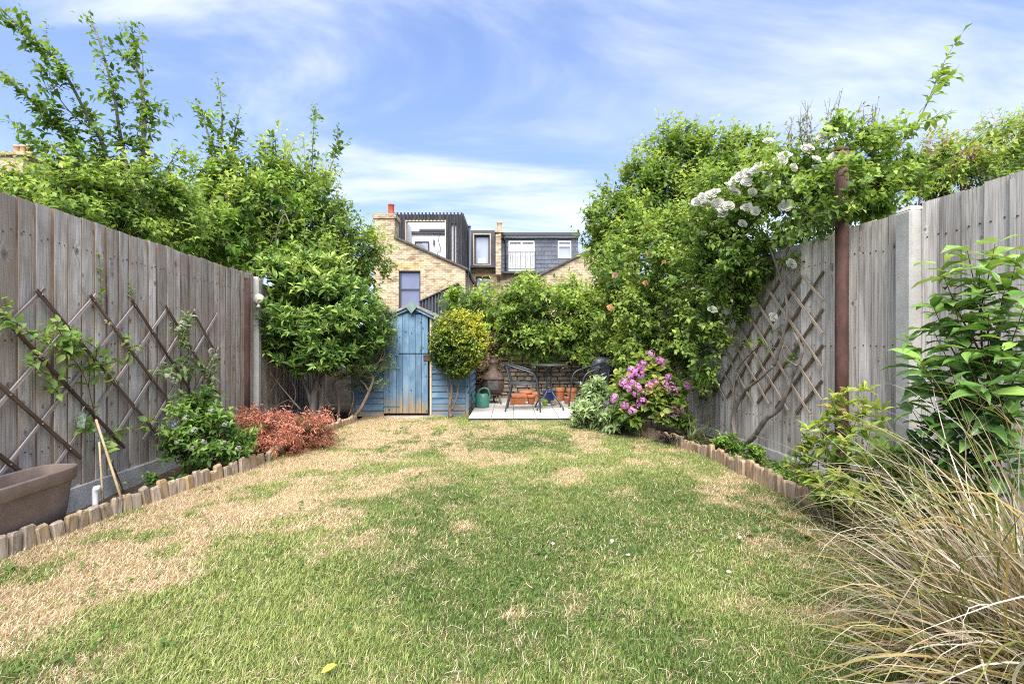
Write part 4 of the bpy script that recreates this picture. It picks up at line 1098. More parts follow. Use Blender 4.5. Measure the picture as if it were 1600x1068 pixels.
l.part('roof', M_ROOFT, hD, lambda b: b.add([(l.x(90,38),-.3,l.z(332,38)),(l.x(335,38),-.3,l.z(332,38)),(l.x(335,38),4,l.z(285,38)),(l.x(90,38),4,l.z(285,38)),(l.x(335,38),8.3,l.z(332,38)),(l.x(90,38),8.3,l.z(332,38))], [(0,1,2,3),(3,2,4,5),(1,4,2),(0,3,5),(0,5,4,1)]))
cs = l.part('chimney', M_BRICK_R, hD, lambda b: l.rect(b, 78,110,250,335,38,1.0,2.2))
for px in (84, 94, 103):
    MB().lathe([(0.26,0),(0.22,0.05),(0.2,0.45),(0.25,0.48),(0.25,0.55),(0.12,0.55),(0.001,0.4)], 12).build('chimney_pot', M_POT_RED, cs, (l.x(px,38), 1.6, l.z(250,38)))

# ------------------------------------------------------------------ shed
def painted(name, axis):
    m, nt, N, L, b, out = newmat(name)
    g = (50,50,2.2) if axis == 'z' else (2.2,50,50)
    mp = coords(N, L, g, 9.0); n1 = noise(N, L, mp, 1.0, 6, 0.65, 0.8)
    mp2 = coords(N, L, (4,4,4), 9.0); n2 = noise(N, L, mp2, 1.0, 5, 0.6)
    r1 = ramp(N, [(0.28,(0.048,0.098,0.170)),(0.5,(0.115,0.205,0.305)),(0.72,(0.26,0.36,0.45))])
    ad = N.new('ShaderNodeMath'); ad.operation = 'MULTIPLY_ADD'; ad.inputs[1].default_value = 0.5
    L.new(n1.outputs['Fac'], ad.inputs[0]); h = N.new('ShaderNodeMath'); h.operation = 'MULTIPLY'; h.inputs[1].default_value = 0.5; L.new(n2.outputs['Fac'], h.inputs[0]); L.new(h.outputs[0], ad.inputs[2])
    L.new(ad.outputs[0], r1.inputs[0])
    oi = N.new('ShaderNodeObjectInfo'); hv = N.new('ShaderNodeHueSaturation'); mr = N.new('ShaderNodeMapRange'); mr.inputs['To Min'].default_value = 0.8; mr.inputs['To Max'].default_value = 1.2
    L.new(oi.outputs['Random'], mr.inputs['Value']); L.new(mr.outputs[0], hv.inputs['Value']); L.new(r1.outputs['Color'], hv.inputs['Color'])
    # paint worn to bare wood towards the splash zone, in streaks
    geo = N.new('ShaderNodeNewGeometry'); sp_ = N.new('ShaderNodeSeparateXYZ'); L.new(geo.outputs['Position'], sp_.inputs[0])
    mr2 = N.new('ShaderNodeMapRange'); mr2.inputs['From Min'].default_value = 0.62; mr2.inputs['From Max'].default_value = 0.02; L.new(sp_.outputs['Z'], mr2.inputs['Value'])
    a2 = N.new('ShaderNodeMath'); a2.operation = 'MULTIPLY_ADD'; a2.inputs[1].default_value = 0.34; L.new(mr2.outputs[0], a2.inputs[0]); L.new(ad.outputs[0], a2.inputs[2])
    r2 = ramp(N, [(0.66,(0,0,0)),(0.80,(1,1,1))] if axis == 'z' else [(0.74,(0,0,0)),(0.86,(1,1,1))]); L.new(a2.outputs[0], r2.inputs[0])
    rw = ramp(N, [(0.3,(0.12,0.095,0.05)),(0.6,(0.30,0.24,0.15))]); L.new(n1.outputs['Fac'], rw.inputs[0])
    c = mixc(N, L, r2.outputs['Color'], hv.outputs['Color'], rw.outputs['Color'])
    fin = c.outputs['Result']
    if axis == 'z':
        mp3 = coords(N, L, (9.0,9.0,5.5), 9.0); sp3 = N.new('ShaderNodeSeparateXYZ'); cb3 = N.new('ShaderNodeCombineXYZ'); L.new(mp3.outputs[0], sp3.inputs[0]); L.new(sp3.outputs['X'], cb3.inputs[0]); L.new(sp3.outputs['Z'], cb3.inputs[1])
        vo = N.new('ShaderNodeTexVoronoi'); vo.voronoi_dimensions = '2D'; vo.inputs['Scale'].default_value = 1.0; L.new(cb3.outputs[0], vo.inputs['Vector'])
        rk = ramp(N, [(0.07,(1,1,1)),(0.13,(0,0,0))]); L.new(vo.outputs['Distance'], rk.inputs[0])
        sc3 = N.new('ShaderNodeSeparateColor'); L.new(vo.outputs['Color'], sc3.inputs[0]); g3 = N.new('ShaderNodeMath'); g3.operation = 'GREATER_THAN'; g3.inputs[1].default_value = 0.6; L.new(sc3.outputs[0], g3.inputs[0]); k3 = N.new('ShaderNodeMath'); k3.operation = 'MULTIPLY'; L.new(rk.outputs['Color'], k3.inputs[0]); L.new(g3.outputs[0], k3.inputs[1])
        fin = mixc(N, L, k3.outputs[0], fin, (0.04,0.07,0.095)).outputs['Result']
    L.new(fin, b.inputs['Base Color']); b.inputs['Roughness'].default_value = 0.72; b.inputs['Specular IOR Level'].default_value = 0.25
    bump(N, L, n1.outputs['Fac'], b, 0.4, 0.004); return m
M_BLUE_V = painted('blue_paint_upright', 'z'); M_BLUE_H = painted('blue_paint_level', 'x')
M_FELT = mottled('roof_felt', [(0.3,(0.16,0.145,0.12)),(0.7,(0.33,0.30,0.255))], 12, 0.95, 0.6, 0.006, fine=120)
M_GREENPAINT = mottled('green_paint', [(0.3,(0.11,0.17,0.15)),(0.7,(0.2,0.28,0.25))], 10, 0.8, 0.2, 0.003)
M_IRON = mottled('old_iron', [(0.3,(0.05,0.05,0.05)),(0.7,(0.16,0.15,0.14))], 20, 0.6, 0.3, 0.002, metal=0.5)
ZS = 7.41; k = ZS/F
shed = empty('shed', W(640,650,ZS), 0, 'small weathered blue wooden shed with stable door and felt roof', 'shed')
shed.location.z = 0.0
sx = lambda px: (px-640)*k
sz = lambda py: (651-py)*k
D_ = 1.55
xl, xr, xc, eave, ridge = sx(551), sx(730), sx(645), sz(519), sz(478)
body = MB(); body.box(xl+.02, xr-.02, 0.05, D_, 0.0, eave-0.02); body.prism([(xl+.03,eave-.02),(xr-.03,eave-.02),(xc,ridge-.03)], 0.05, D_); body.build('carcass', M_BLACK, shed)
roofy = lambda x: ridge-abs(x-xc)*(ridge-eave)/(xr-xc if x > xc else xc-xl)
n = 18; hgt = sz(478)/n
for i in range(n):
    z0, z1 = i*hgt, (i+1)*hgt
    def span(z):
        if z <= eave: return xl, xr
        t = (z-eave)/(ridge-eave); return xl+(xc-xl)*t, xr-(xr-xc)*t
    a, c = span(z1)
    dl, dr_ = sx(600), sx(671.5); door_top = sz(489)
    segs = [(a, c)] if z0 >= door_top else [(a, dl), (dr_+0.02, c)]
    for s0, s1 in segs:
        if s1-s0 < 0.02: continue
        b = MB(); b.add([(0,0.0,0),(s1-s0,0.0,0),(s1-s0,0.018,hgt),(0,0.018,hgt),(0,0.045,0),(s1-s0,0.045,0),(s1-s0,0.045,hgt),(0,0.045,hgt)],
                        [(0,1,2,3),(0,4,5,1),(3,2,6,7),(0,3,7,4),(1,5,6,2)])
        b.build('cladding_board', M_BLUE_H, shed, (s0, 0.0+random.Random(i).uniform(-.004,.004), z0))
for i in range(13):
    b = MB(); hh = eave/13; b.add([(0.0,0.05,i*hh),(0.0,D_,i*hh),(-0.016,D_,(i+1)*hh),(-0.016,0.05,(i+1)*hh),(-0.04,0.05,i*hh),(-0.04,D_,i*hh)], [(0,1,2,3),(0,4,5,1),(0,3,4)])
    b.build('cladding_board', M_BLUE_H, shed, (xr+0.018, 0, 0))
MB().box(xr-.028, xr+.024, -0.014, 0.03, 0.0, eave, .004).build('corner_post', M_BLUE_V, shed)
MB().box(xl-.02, xl+.028, -0.014, 0.03, 0.0, eave, .004).build('corner_post', M_BLUE_V, shed)
door = empty('door', (0,0,0)); door.parent = shed
nb = 7; dw_ = (sx(669)-sx(600))/nb
for half, (p0, p1) in enumerate(((646,554.0),(552.6,491))):
    for i in range(nb):
        o = MB().box(0.002, dw_-0.002, -0.024, -0.004, sz(p0), sz(p1)-(0.012 if (i > 4 and half) else 0), .003).build('door_board', M_BLUE_V, door, (sx(600)+i*dw_, random.Random(i+half*9).uniform(-.002,.002), 0))
for py in (548, 575.5, 634.5):
    MB().box(sx(599), sx(625), -0.034, -0.026, sz(py+1.6), sz(py-0.6), .002).build('hinge', M_BLUE_H, door)
    MB().box(sx(600.5), sx(623), -0.040, -0.0245, sz(py+9), sz(py+2.2), .003).build('ledge', M_BLUE_H, door) if py < 560 else None
MB().box(sx(662.5), sx(673), -0.036, -0.025, sz(564.5), sz(557), .002).build('latch', M_RUST, door)
MB().box(sx(662), sx(675), -0.042, -0.026, sz(557), sz(554.6), .002).build('bolt', M_IRON, door)
MB().box(sx(671.6), sx(674.5), -0.012, 0.01, 0, sz(491), .003).build('door_jamb', M_PALEWOOD, shed)
MB().box(sx(598), sx(676), -0.015, 0.02, sz(491), sz(486.5), .003).build('door_head', M_BLUE_H, shed)
for sgn, xe in ((-1, xl-0.08), (1, xr+0.08)):
    ye = ridge-(abs(xe-xc))*(ridge-eave)/(abs((xr if sgn > 0 else xl)-xc))
    b = MB(); P = [(xc, ridge+0.028),(xe, ye+0.028),(xe, ye-0.004),(xc, ridge-0.004)]
    if sgn > 0: P = P[::-1]
    b.prism(P, -0.09, D_+0.08); b.build('roof_panel', M_FELT, shed)
    b = MB(); P = [(xc, ridge-0.006),(xe-sgn*.01, ye-0.006),(xe-sgn*.01, ye-0.052),(xc, ridge-0.052)]
    if sgn > 0: P = P[::-1]
    b.prism(P, -0.062, -0.042); b.build('bargeboard', M_BLUE_H, shed)
s_ = 0.085
b = MB(); b.prism([(xc,ridge-0.13),(xc+s_,ridge-0.03),(xc,ridge+0.06),(xc-s_,ridge-0.03)], -0.112, -0.094); b.build('finial', M_GREENPAINT, shed)
step = MB().box(-0.36, 0.36, -0.10, 0.10, -0.01, 0.022, .008).build('door_step', M_STONE, None, (W(640,0,ZS).x+0.03, ZS-0.14, 0)); tag(step, 'flat worn stone step below the shed door', 'step')

# ------------------------------------------------------------------ planter and small things on the left
M_PLANTER = mottled('brown_plastic', [(0.25,(0.15,0.10,0.076)),(0.55,(0.23,0.16,0.124)),(0.8,(0.31,0.24,0.195))], 7, 0.6, 0.25, 0.003, fine=160, detail=9)
pl = empty('planter', (-2.745, 2.56, 0.0), math.atan2(1,-0.0935), 'large tapered brown plastic trough planter against the fence', 'planter')
def trough(b, prof, n=48, ex=4.5):
    V = []; Fs = []
    for a, c, z in prof:
        for kk in range(n):
            th = 2*math.pi*kk/n; ct, st = math.cos(th), math.sin(th)
            V.append((a*math.copysign(abs(ct)**(2/ex), ct), c*math.copysign(abs(st)**(2/ex), st), z))
    for i in range(len(prof)-1):
        for kk in range(n):
            k2 = (kk+1) % n; Fs.append((i*n+kk, i*n+k2, (i+1)*n+k2, (i+1)*n+kk))
    return b.add(V, Fs, True)
b = MB(); trough(b, [(0.37,0.075,-0.05),(0.38,0.08,-0.048),(0.41,0.10,0.12),(0.428,0.11,0.272)]); b.build('body', M_PLANTER, pl)
b = MB(); trough(b, [(0.430,0.111,0.268),(0.448,0.122,0.268),(0.452,0.125,0.275),(0.458,0.129,0.340),(0.455,0.127,0.348),(0.446,0.119,0.349),(0.440,0.114,0.340),(0.430,0.105,0.24)]); b.build('rim', M_PLANTER, pl)
b = MB(); trough(b, [(0.429,0.108,0.255),(0.2,0.05,0.26),(0.001,0.001,0.265)]); b.build('soil_fill', M_SOIL, pl)

# small bone-white pipe stub by the gravel board and two canes
tag(MB().tube([(0,0,-0.03),(0.004,0.0,0.06),(0.0,0.004,0.12),(0.012,-0.002,0.15),(0.03,-0.004,0.155)], [0.014,0.016,0.017,0.019,0.015], 10).build('pipe_stub', M_UPVC, None, (W(148,0,3.06).x, 3.06, 0.03)), 'short white pipe stub sticking up beside the concrete gravel board', 'pipe')
def cane(label, a, c, r=0.006):
    a, c = Vector(a), Vector(c); b = MB(); d = c-a
    b.tube([d*t for t in (0,.3,.6,1)], [r, r*.98, r*.96, r*.9], 8)
    for t in (.3,.62): b.tube([d*(t-.004), d*t, d*(t+.004)], [r, r*1.25, r], 8)
    return tag(b.build('garden_cane', M_CANE, None, a), label, 'cane')
cane('upright bamboo cane standing at the honeysuckle foot', W(161,786,3.10), W(155,690,3.10))
cane('slanting bamboo cane supporting the honeysuckle stem', W(190,780,3.12), W(150,655,3.16), 0.008)
#==SECTION4
# ------------------------------------------------------------------ patio furniture and pots
PZ = 0.070
M_TUBE = plain('dark_grey_metal', (0.055,0.06,0.07), 0.38, metal=0.3, vary=0.05)
M_MESHSEAT = mottled('woven_mesh', [(0.4,(0.03,0.033,0.038)),(0.6,(0.07,0.075,0.082))], 120, 0.7, 0.4, 0.002)
def chair(label, loc, rz):
    root = empty('bistro_chair', loc, rz, label, 'chair', 'patio chairs')
    R = 0.0125
    for s in (-1, 1):
        P = curve_pts([(0.27,0.245*s,0),(0.235,0.25*s,0.30),(0.205,0.255*s,0.50),(0.15,0.258*s,0.585),(0.05,0.26*s,0.63),(-0.12,0.255*s,0.68),(-0.24,0.20*s,0.715),(-0.29,0.10*s,0.73),(-0.30,0.0,0.733)], 5)
        MB().tube(P, R, 8).build('arm_and_front_leg', M_TUBE, root)
        P = curve_pts([(-0.27,0.225*s,0),(-0.215,0.215*s,0.25),(-0.19,0.21*s,0.40),(-0.225,0.20*s,0.55),(-0.262,0.165*s,0.718)], 5)
        MB().tube(P, R, 8).build('rear_leg', M_TUBE, root)
        MB().tube([(-0.20,0.21*s,0.415),(0.0,0.225*s,0.418),(0.218,0.245*s,0.425)], R*0.9, 8).build('seat_rail', M_TUBE, root)
    MB().tube([(0.218,-0.245,0.425),(0.225,0,0.42),(0.218,0.245,0.425)], R*0.9, 8).build('front_rail', M_TUBE, root)
    MB().tube([(-0.2,-0.21,0.2),(-0.2,0.21,0.2)], R*0.7, 8).build('stretcher', M_TUBE, root)
    b = MB(); V = []; n = 6
    for i in range(n+1):
        for j in range(n+1):
            u, v = i/n, j/n; V.append((-0.195+0.405*u, (-1+2*v)*(0.205+0.025*u), 0.424-0.018*math.sin(math.pi*u)*math.sin(math.pi*v)))
    V2 = [(x,y,z-0.006) for x, y, z in V]; Fs = [(i*(n+1)+j, (i+1)*(n+1)+j, (i+1)*(n+1)+j+1, i*(n+1)+j+1) for i in range(n) for j in range(n)]
    b.add(V, Fs, True); b.add(V2, [f[::-1] for f in Fs], True); b.build('seat', M_MESHSEAT, root)
    b = MB(); V = []
    for i in range(n+1):
        for j in range(n+1):
            u, v = i/n, -1+2*j/n; V.append((-0.195-0.085*u-0.035*(1-v*v)*u, v*(0.195-0.02*u), 0.45+0.245*u))
    V2 = [(x-0.005,y,z) for x, y, z in V]; b.add(V, Fs, True); b.add(V2, [f[::-1] for f in Fs], True); b.build('backrest', M_MESHSEAT, root)
    return root
chair('dark metal bistro chair beside the chiminea, facing the table', (W(818,0,7.62).x, 7.62, PZ), math.radians(-4))
chair('dark metal bistro chair half hidden behind the sage bush', (W(922,0,7.65).x, 7.65, PZ), math.radians(192))

tb = empty('bistro_table', (W(858,0,7.75).x, 7.75, PZ), 0.3, 'round dark metal bistro table between the two chairs', 'table')
MB().lathe([(0.001,0.690),(0.285,0.690),(0.298,0.694),(0.302,0.705),(0.296,0.714),(0.28,0.716),(0.001,0.716)], 36).build('tabletop', M_TUBE, tb)
for q in range(4):
    a = q*math.pi/2+0.5; ca, sa = math.cos(a), math.sin(a)
    P = curve_pts([(0.29*ca,0.29*sa,0),(0.275*ca,0.275*sa,0.05),(0.2*ca,0.2*sa,0.14),(0.09*ca,0.09*sa,0.24),(0.05*ca,0.05*sa,0.33),(0.045*ca,0.045*sa,0.60),(0.08*ca,0.08*sa,0.66),(0.16*ca,0.16*sa,0.69)], 5)
    MB().tube(P, 0.012, 8).build('leg', M_TUBE, tb)
for z in (0.34, 0.50): MB().lathe([(0.035,z),(0.064,z),(0.066,z+.012),(0.064,z+.024),(0.035,z+.024)], 20).build('collar', M_TUBE, tb)

M_GRILL = plain('grey_enamel', (0.10,0.105,0.115), 0.35, metal=0.2, vary=0.05)
q = W(938,0,8.7); bb = empty('kettle_barbecue', (q.x, 8.7, PZ), 0, 'grey kettle barbecue with closed lid behind the sage bush', 'barbecue')
MB().lathe([(0.001,0.46),(0.10,0.47),(0.175,0.52),(0.215,0.60),(0.222,0.66),(0.215,0.662)], 28).build('bowl', M_GRILL, bb)
MB().lathe([(0.228,0.660),(0.232,0.668),(0.228,0.70),(0.212,0.755),(0.185,0.79),(0.12,0.81),(0.001,0.816)], 28).build('lid', M_GRILL, bb)
MB().tube(curve_pts([(-0.06,0,0.81),(-0.05,0,0.85),(0.05,0,0.85),(0.06,0,0.81)], 4), 0.01, 8).build('lid_handle', M_TUBE, bb)
MB().lathe([(0.025,0.0),(0.03,0.015),(0.001,0.02)], 12, Matrix.Translation((-0.10,-0.04,0.80))).build('vent', M_IRON, bb)
for a in (0.6, 2.7, 4.7):
    MB().tube([(0.12*math.cos(a),0.12*math.sin(a),0.5),(0.24*math.cos(a),0.24*math.sin(a),0.0)], 0.011, 8).build('leg', M_TUBE, bb)

M_CHIM = mottled('sooty_iron', [(0.2,(0.035,0.022,0.018)),(0.5,(0.10,0.068,0.055)),(0.8,(0.2,0.165,0.14))], 12, 0.7, 0.4, 0.004, metal=0.3)
q = W(771,0,8.55); cm = empty('chiminea', (q.x, 8.55, PZ), 0, 'rusty cast-iron chiminea standing beside the watering can', 'chiminea')
MB().lathe([(0.001,0.13),(0.10,0.14),(0.17,0.20),(0.185,0.27),(0.185,0.40),(0.178,0.42)], 24).build('bowl', M_CHIM, cm)
MB().lathe([(0.20,0.42),(0.20,0.435),(0.15,0.50),(0.10,0.56),(0.085,0.57)], 24).build('hood', M_CHIM, cm)
MB().lathe([(0.088,0.565),(0.09,0.58),(0.075,0.60),(0.07,0.70),(0.085,0.72),(0.075,0.735),(0.07,0.80),(0.085,0.815),(0.085,0.83),(0.06,0.83),(0.055,0.7)], 20).build('flue', M_CHIM, cm)
MB().box(-0.10, 0.10, -0.192, -0.165, 0.24, 0.40, .012).build('door', M_IRON, cm)
MB().lathe([(0.12,0.14),(0.15,0.15),(0.15,0.165),(0.12,0.16)], 20).build('ring', M_CHIM, cm)
for a in (-2.4, -0.75, 1.57): MB().tube(curve_pts([(0.09*math.cos(a),0.09*math.sin(a),0.15),(0.15*math.cos(a),0.15*math.sin(a),0.08),(0.19*math.cos(a),0.19*math.sin(a),0.0)], 4), [0.016]*9, 8).build('leg', M_CHIM, cm)

M_CAN = plain('green_plastic', (0.055,0.20,0.15), 0.4, vary=0.08)
q = W(753.5,0,7.95); wc = empty('watering_can', (q.x, 7.95, PZ), 0, 'green plastic watering can by the patio corner', 'watering can')
MB().lathe([(0.001,0.003),(0.105,0.003),(0.115,0.015),(0.118,0.10),(0.11,0.17),(0.095,0.215),(0.07,0.23),(0.05,0.232)], 24, None, 1.0, 0.8).build('body', M_CAN, wc)
MB().tube(curve_pts([(0.10,0,0.10),(0.125,0,0.20),(0.09,0,0.295),(0.02,0,0.315),(-0.05,0,0.28),(-0.07,0,0.215)], 5), 0.014, 8).build('handle', M_CAN, wc)
MB().tube(curve_pts([(-0.10,0,0.06),(-0.15,0,0.15),(-0.175,0,0.25)], 4), [0.024,0.022,0.021,0.02,0.019,0.018,0.017,0.016,0.016], 10).build('spout', M_CAN, wc)
MB().lathe([(0.014,0.0),(0.03,0.03),(0.001,0.034)], 12, Matrix.Translation((-0.175,0,0.245))).build('rose', M_CAN, wc)

M_TERRA = mottled('terracotta', [(0.25,(0.30,0.105,0.045)),(0.6,(0.46,0.18,0.085)),(0.9,(0.56,0.29,0.17))], 7, 0.85, 0.25, 0.004, rand=4.0)
def pot(label, px, Z, r, h, mat=M_TERRA, plant=False):
    q = W(px,0,Z); root = empty('plant_pot', (q.x, Z, PZ), 0, label, 'pot', 'terracotta pots along the wall')
    MB().lathe([(0.001,0.004),(r*.68,0.004),(r*.70,0.01),(r*.92,h*.74)], 20).build('body', mat, root)
    MB().lathe([(r*.93,h*.72),(r,h*.73),(r*1.02,h*.76),(r*1.02,h*.98),(r*.99,h),(r*.90,h),(r*.88,h*.82)], 20).build('rim', mat, root)
    MB().lathe([(r*.89,h*.84),(0.001,h*.86)], 16).build('soil_fill', M_SOIL, root)
    return root
q = W(809,0,8.35); tr = empty('terracotta_trough', (q.x, 8.35, PZ), 0.05, 'rectangular terracotta trough in front of the wall behind chair', 'trough')
b = MB(); b.add([(-0.125,-0.075,0.0),(0.125,-0.075,0.0),(0.125,0.075,0.0),(-0.125,0.075,0.0),(-0.14,-0.09,0.125),(0.14,-0.09,0.125),(0.14,0.09,0.125),(-0.14,0.09,0.125)], [(0,3,2,1),(0,1,5,4),(1,2,6,5),(2,3,7,6),(3,0,4,7)]); b.build('body', M_TERRA, tr)
b = MB(); b.box(-.150,.150,-.10,-.078,.126,.168,.005); b.box(-.150,.150,.078,.10,.126,.168,.005); b.box(-.150,-.128,-.0775,.0775,.126,.168,.005); b.box(.128,.150,-.0775,.0775,.126,.168,.005); b.build('rim', M_TERRA, tr)
MB().box(-.127,.127,-.077,.077,.12,.15).build('soil_fill', M_SOIL, tr)
pot('terracotta pot just past the terracotta trough, under the table edge', 830, 8.42, 0.075, 0.15)
pot('terracotta pot at the wall foot between trough and blue tub', 838, 8.75, 0.085, 0.17)
pot('wide terracotta pot against the wall behind the trough', 822, 8.85, 0.12, 0.19)
pot('small bright terracotta pot before two others near the sage bush', 886, 8.45, 0.06, 0.115)
pot('tall terracotta pot by the wall nearest the sage bush', 893, 8.8, 0.10, 0.24)
pot('dark-rimmed terracotta pot by the wall between tub and tall pot', 875, 8.9, 0.09, 0.24)
M_BLUEP = plain('blue_glaze', (0.025,0.045,0.20), 0.3, vary=0.15)
q = W(858,0,8.55); root = empty('blue_tub', (q.x, 8.55, PZ), 0, 'dark blue glazed tub behind the table legs', 'tub')
MB().lathe([(0.001,0.004),(0.085,0.004),(0.115,0.19)], 20).build('body', M_BLUEP, root); MB().lathe([(0.114,0.185),(0.125,0.19),(0.127,0.21),(0.115,0.215),(0.10,0.18)], 20).build('rim', M_BLUEP, root)
M_LIME = plain('lime_plastic', (0.42,0.50,0.03), 0.5, vary=0.15)
q = W(851.5,0,8.2); root = empty('toy_ball', (q.x, 8.2, PZ), 0, 'small lime green ball lying behind the table leg', 'ball')
MB().lathe([(0.001,0.0),(0.03,0.006),(0.05,0.03),(0.055,0.055),(0.05,0.08),(0.03,0.104),(0.001,0.11)], 16).build('shell', M_LIME, root)
MB().lathe([(0.0556,0.048),(0.0566,0.055),(0.0556,0.062)], 16).build('seam', M_CAN, root)
tag(link('white_stone', STN[2], None, (W(866.5,0,8.3).x, 8.3, PZ+0.03), (0.1,0.2,0.5), (0.13,0.10,0.07)), 'pale stone lump lying beside the blue tub', 'stone')
tag(link('white_stone', STN[5], None, (W(872,0,8.42).x, 8.42, PZ+0.025), (0.2,0.1,1.5), (0.10,0.08,0.06)), 'second pale stone lump under the table, nearer the pots', 'stone')

# open white trellis screen above the wall, half hidden by the climber
scr = empty('trellis_screen', (W(930,0,9.45).x, 9.5, 1.36), 0, 'pale square trellis screen above wall seen through the climber', 'trellis')
for i in range(5): MB().box(-0.5+i*0.25-.012, -0.5+i*0.25+.012, 0.012, 0.026, 0, 0.85, .003).build('slat', M_SLAT_L, scr)
for i in range(4): MB().box(-0.56, 0.56, -0.004, 0.010, 0.08+i*0.23, 0.105+i*0.23, .003).build('slat', M_SLAT_L, scr)
#==SECTION5
# ------------------------------------------------------------------ plants
def inL(p): return (p[:,0] > XL(p[:,1])+0.06) | (p[:,2] > 2.05)
def outL(p): return (p[:,0] < XL(p[:,1])-0.08) | (p[:,2] > 2.08)
def inR(p): return (p[:,0] < XR(p[:,1])-0.06) | (p[:,2] > 2.03)
def outR(p): return (p[:,0] > XR(p[:,1])+0.08) | (p[:,2] > 2.05)

def shoot(LV, rng, pts, n, ll, ratio, pal, tone=0.45, spurs=6, spur_len=0.12, spread=0.02, **kw):
    """a leafy shoot along a curve with short side spurs; returns the curve"""
    C = curve_pts(pts, 6); A = np.array([tuple(c) for c in C]); seg = np.linalg.norm(np.diff(A, axis=0), axis=1); cum = np.r_[0, np.cumsum(seg)]
    u = np.sort(rng.random(n))**0.9*cum[-1]
    P = np.stack([np.interp(u, cum, A[:,k]) for k in range(3)], 1); idx = np.clip(np.searchsorted(cum, u)-1, 0, len(seg)-1)
    t = norm(np.diff(A, axis=0))[idx]
    leaf_at(LV, rng, P+rng.normal(0, spread, P.shape), t, np.arange(n).astype(float), ll*np.interp(u/cum[-1], [0,.7,1],[1,.9,.55]), ratio, pal, np.full(n, tone)+0.2*(u/cum[-1]-.5), **kw)
    for i in range(spurs):
        f = rng.uniform(0.05, 0.85)*cum[-1]; q = np.array([np.interp(f, cum, A[:,k]) for k in range(3)]); j = min(int(np.searchsorted(cum, f)), len(seg)-1)
        tt = norm((A[j+1]-A[j])[None])[0]; d = norm((tt*0.8+rng.normal(0, 0.7, 3)+np.array([0,0,.25]))[None])[0]
        L_ = spur_len*rng.uniform(0.5, 1.6); m = max(4, int(n/cum[-1]*L_*0.9)); s = rng.random(m)*L_
        leaf_at(LV, rng, q+d*s[:,None]+rng.normal(0,spread*.6,(m,3)), np.repeat(d[None], m, 0), np.arange(m).astype(float), ll*0.95, ratio, pal, np.full(m, tone+rng.normal(0,.1)), **kw)
        LV.tw.append((q[None], (q+d*L_)[None], np.array([0.0025])))
    return C

def stems(root, curves, radii, mat, name='stem', n=6):
    for C, r in zip(curves, radii):
        k = len(C); MB().tube([c-root.location for c in C], [max(0.0015, r*(1-0.85*j/(k-1))) for j in range(k)], n).build(name, mat, root)

GREEN_MID = [(0.030,0.068,0.014),(0.062,0.125,0.024),(0.115,0.200,0.040),(0.190,0.285,0.065)]
GREEN_YEL = [(0.040,0.080,0.014),(0.088,0.155,0.026),(0.165,0.245,0.042),(0.28,0.34,0.07)]
GREEN_DK  = [(0.022,0.050,0.014),(0.045,0.095,0.022),(0.085,0.155,0.036),(0.15,0.23,0.06)]
GREEN_LT  = [(0.045,0.100,0.018),(0.10,0.19,0.030),(0.18,0.29,0.050),(0.28,0.38,0.08)]

# --- trees beyond the left fence
rng = np.random.default_rng(101)
t1 = empty('plum_tree', (W(175,0,5.3).x, 5.3, 0), 0, 'plum tree with long leafy shoots reaching up over the left fence corner', 'tree')
LV = Leaves()
sprigs(LV, rng, [blob(20,315,4.6,75,48,0.5), blob(110,318,4.7,80,48,0.6), blob(190,315,5.2,85,60,0.7), blob(250,335,5.6,60,62,0.7), blob(60,345,4.4,90,40,0.5), blob(170,360,4.9,70,45,0.5), blob(165,270,5.2,35,28,0.3)],
       1900, 0.16, 7, 0.060, 0.50, GREEN_YEL, up=0.5, shell=0.5, lump=0.2, clip=outL)
cv = [shoot(LV, rng, [W(*a) for a in pts], int(n*0.62), 0.066, 0.52, GREEN_YEL, 0.36, spurs=int(sp_*1.5), spur_len=sl_*1.35, spread=0.035) for pts, n, sp_, sl_ in (
    ([(172,285,5.1),(160,225,5.0),(142,192,4.9),(90,97,4.6),(28,40,4.4),(-20,-10,4.3)], 300, 12, 0.16),
    ([(200,275,5.2),(186,200,5.1),(178,150,5.0),(152,55,4.9),(128,18,4.9)], 240, 10, 0.15),
    ([(215,300,5.3),(226,210,5.2),(222,140,5.2),(205,80,5.2),(193,32,5.2)], 270, 12, 0.16),
    ([(232,290,5.3),(222,200,5.2),(224,130,5.2),(222,82,5.3)], 150, 6, 0.13),
    ([(150,290,4.9),(112,228,4.8),(56,165,4.6),(0,112,4.4),(-30,95,4.3)], 300, 11, 0.17),
    ([(120,290,4.8),(80,255,4.7),(40,210,4.6),(5,178,4.5)], 130, 5, 0.13),
    ([(240,300,5.4),(262,262,5.5),(275,240,5.5),(288,222,5.5)], 90, 3, 0.1),
    ([(140,200,4.9),(105,170,4.8),(78,120,4.7),(72,28,4.7)], 80, 3, 0.1),
    ([(90,130,4.7),(75,140,4.6),(55,95,4.6)], 40, 2, 0.08))]
stems(t1, cv, [0.022,0.02,0.022,0.015,0.018,0.010,0.009,0.007,0.005], M_BARK_G, 'shoot')
trunk(t1, (t1.location.x, 5.3, -0.25), [W(175,280,5.2), W(110,320,4.8), W(230,320,5.5), W(200,290,5.2)], 0.075, M_BARK, rng)
finish(t1, LV, T_MID, M_LEAF, M_BARK_G, single=220)

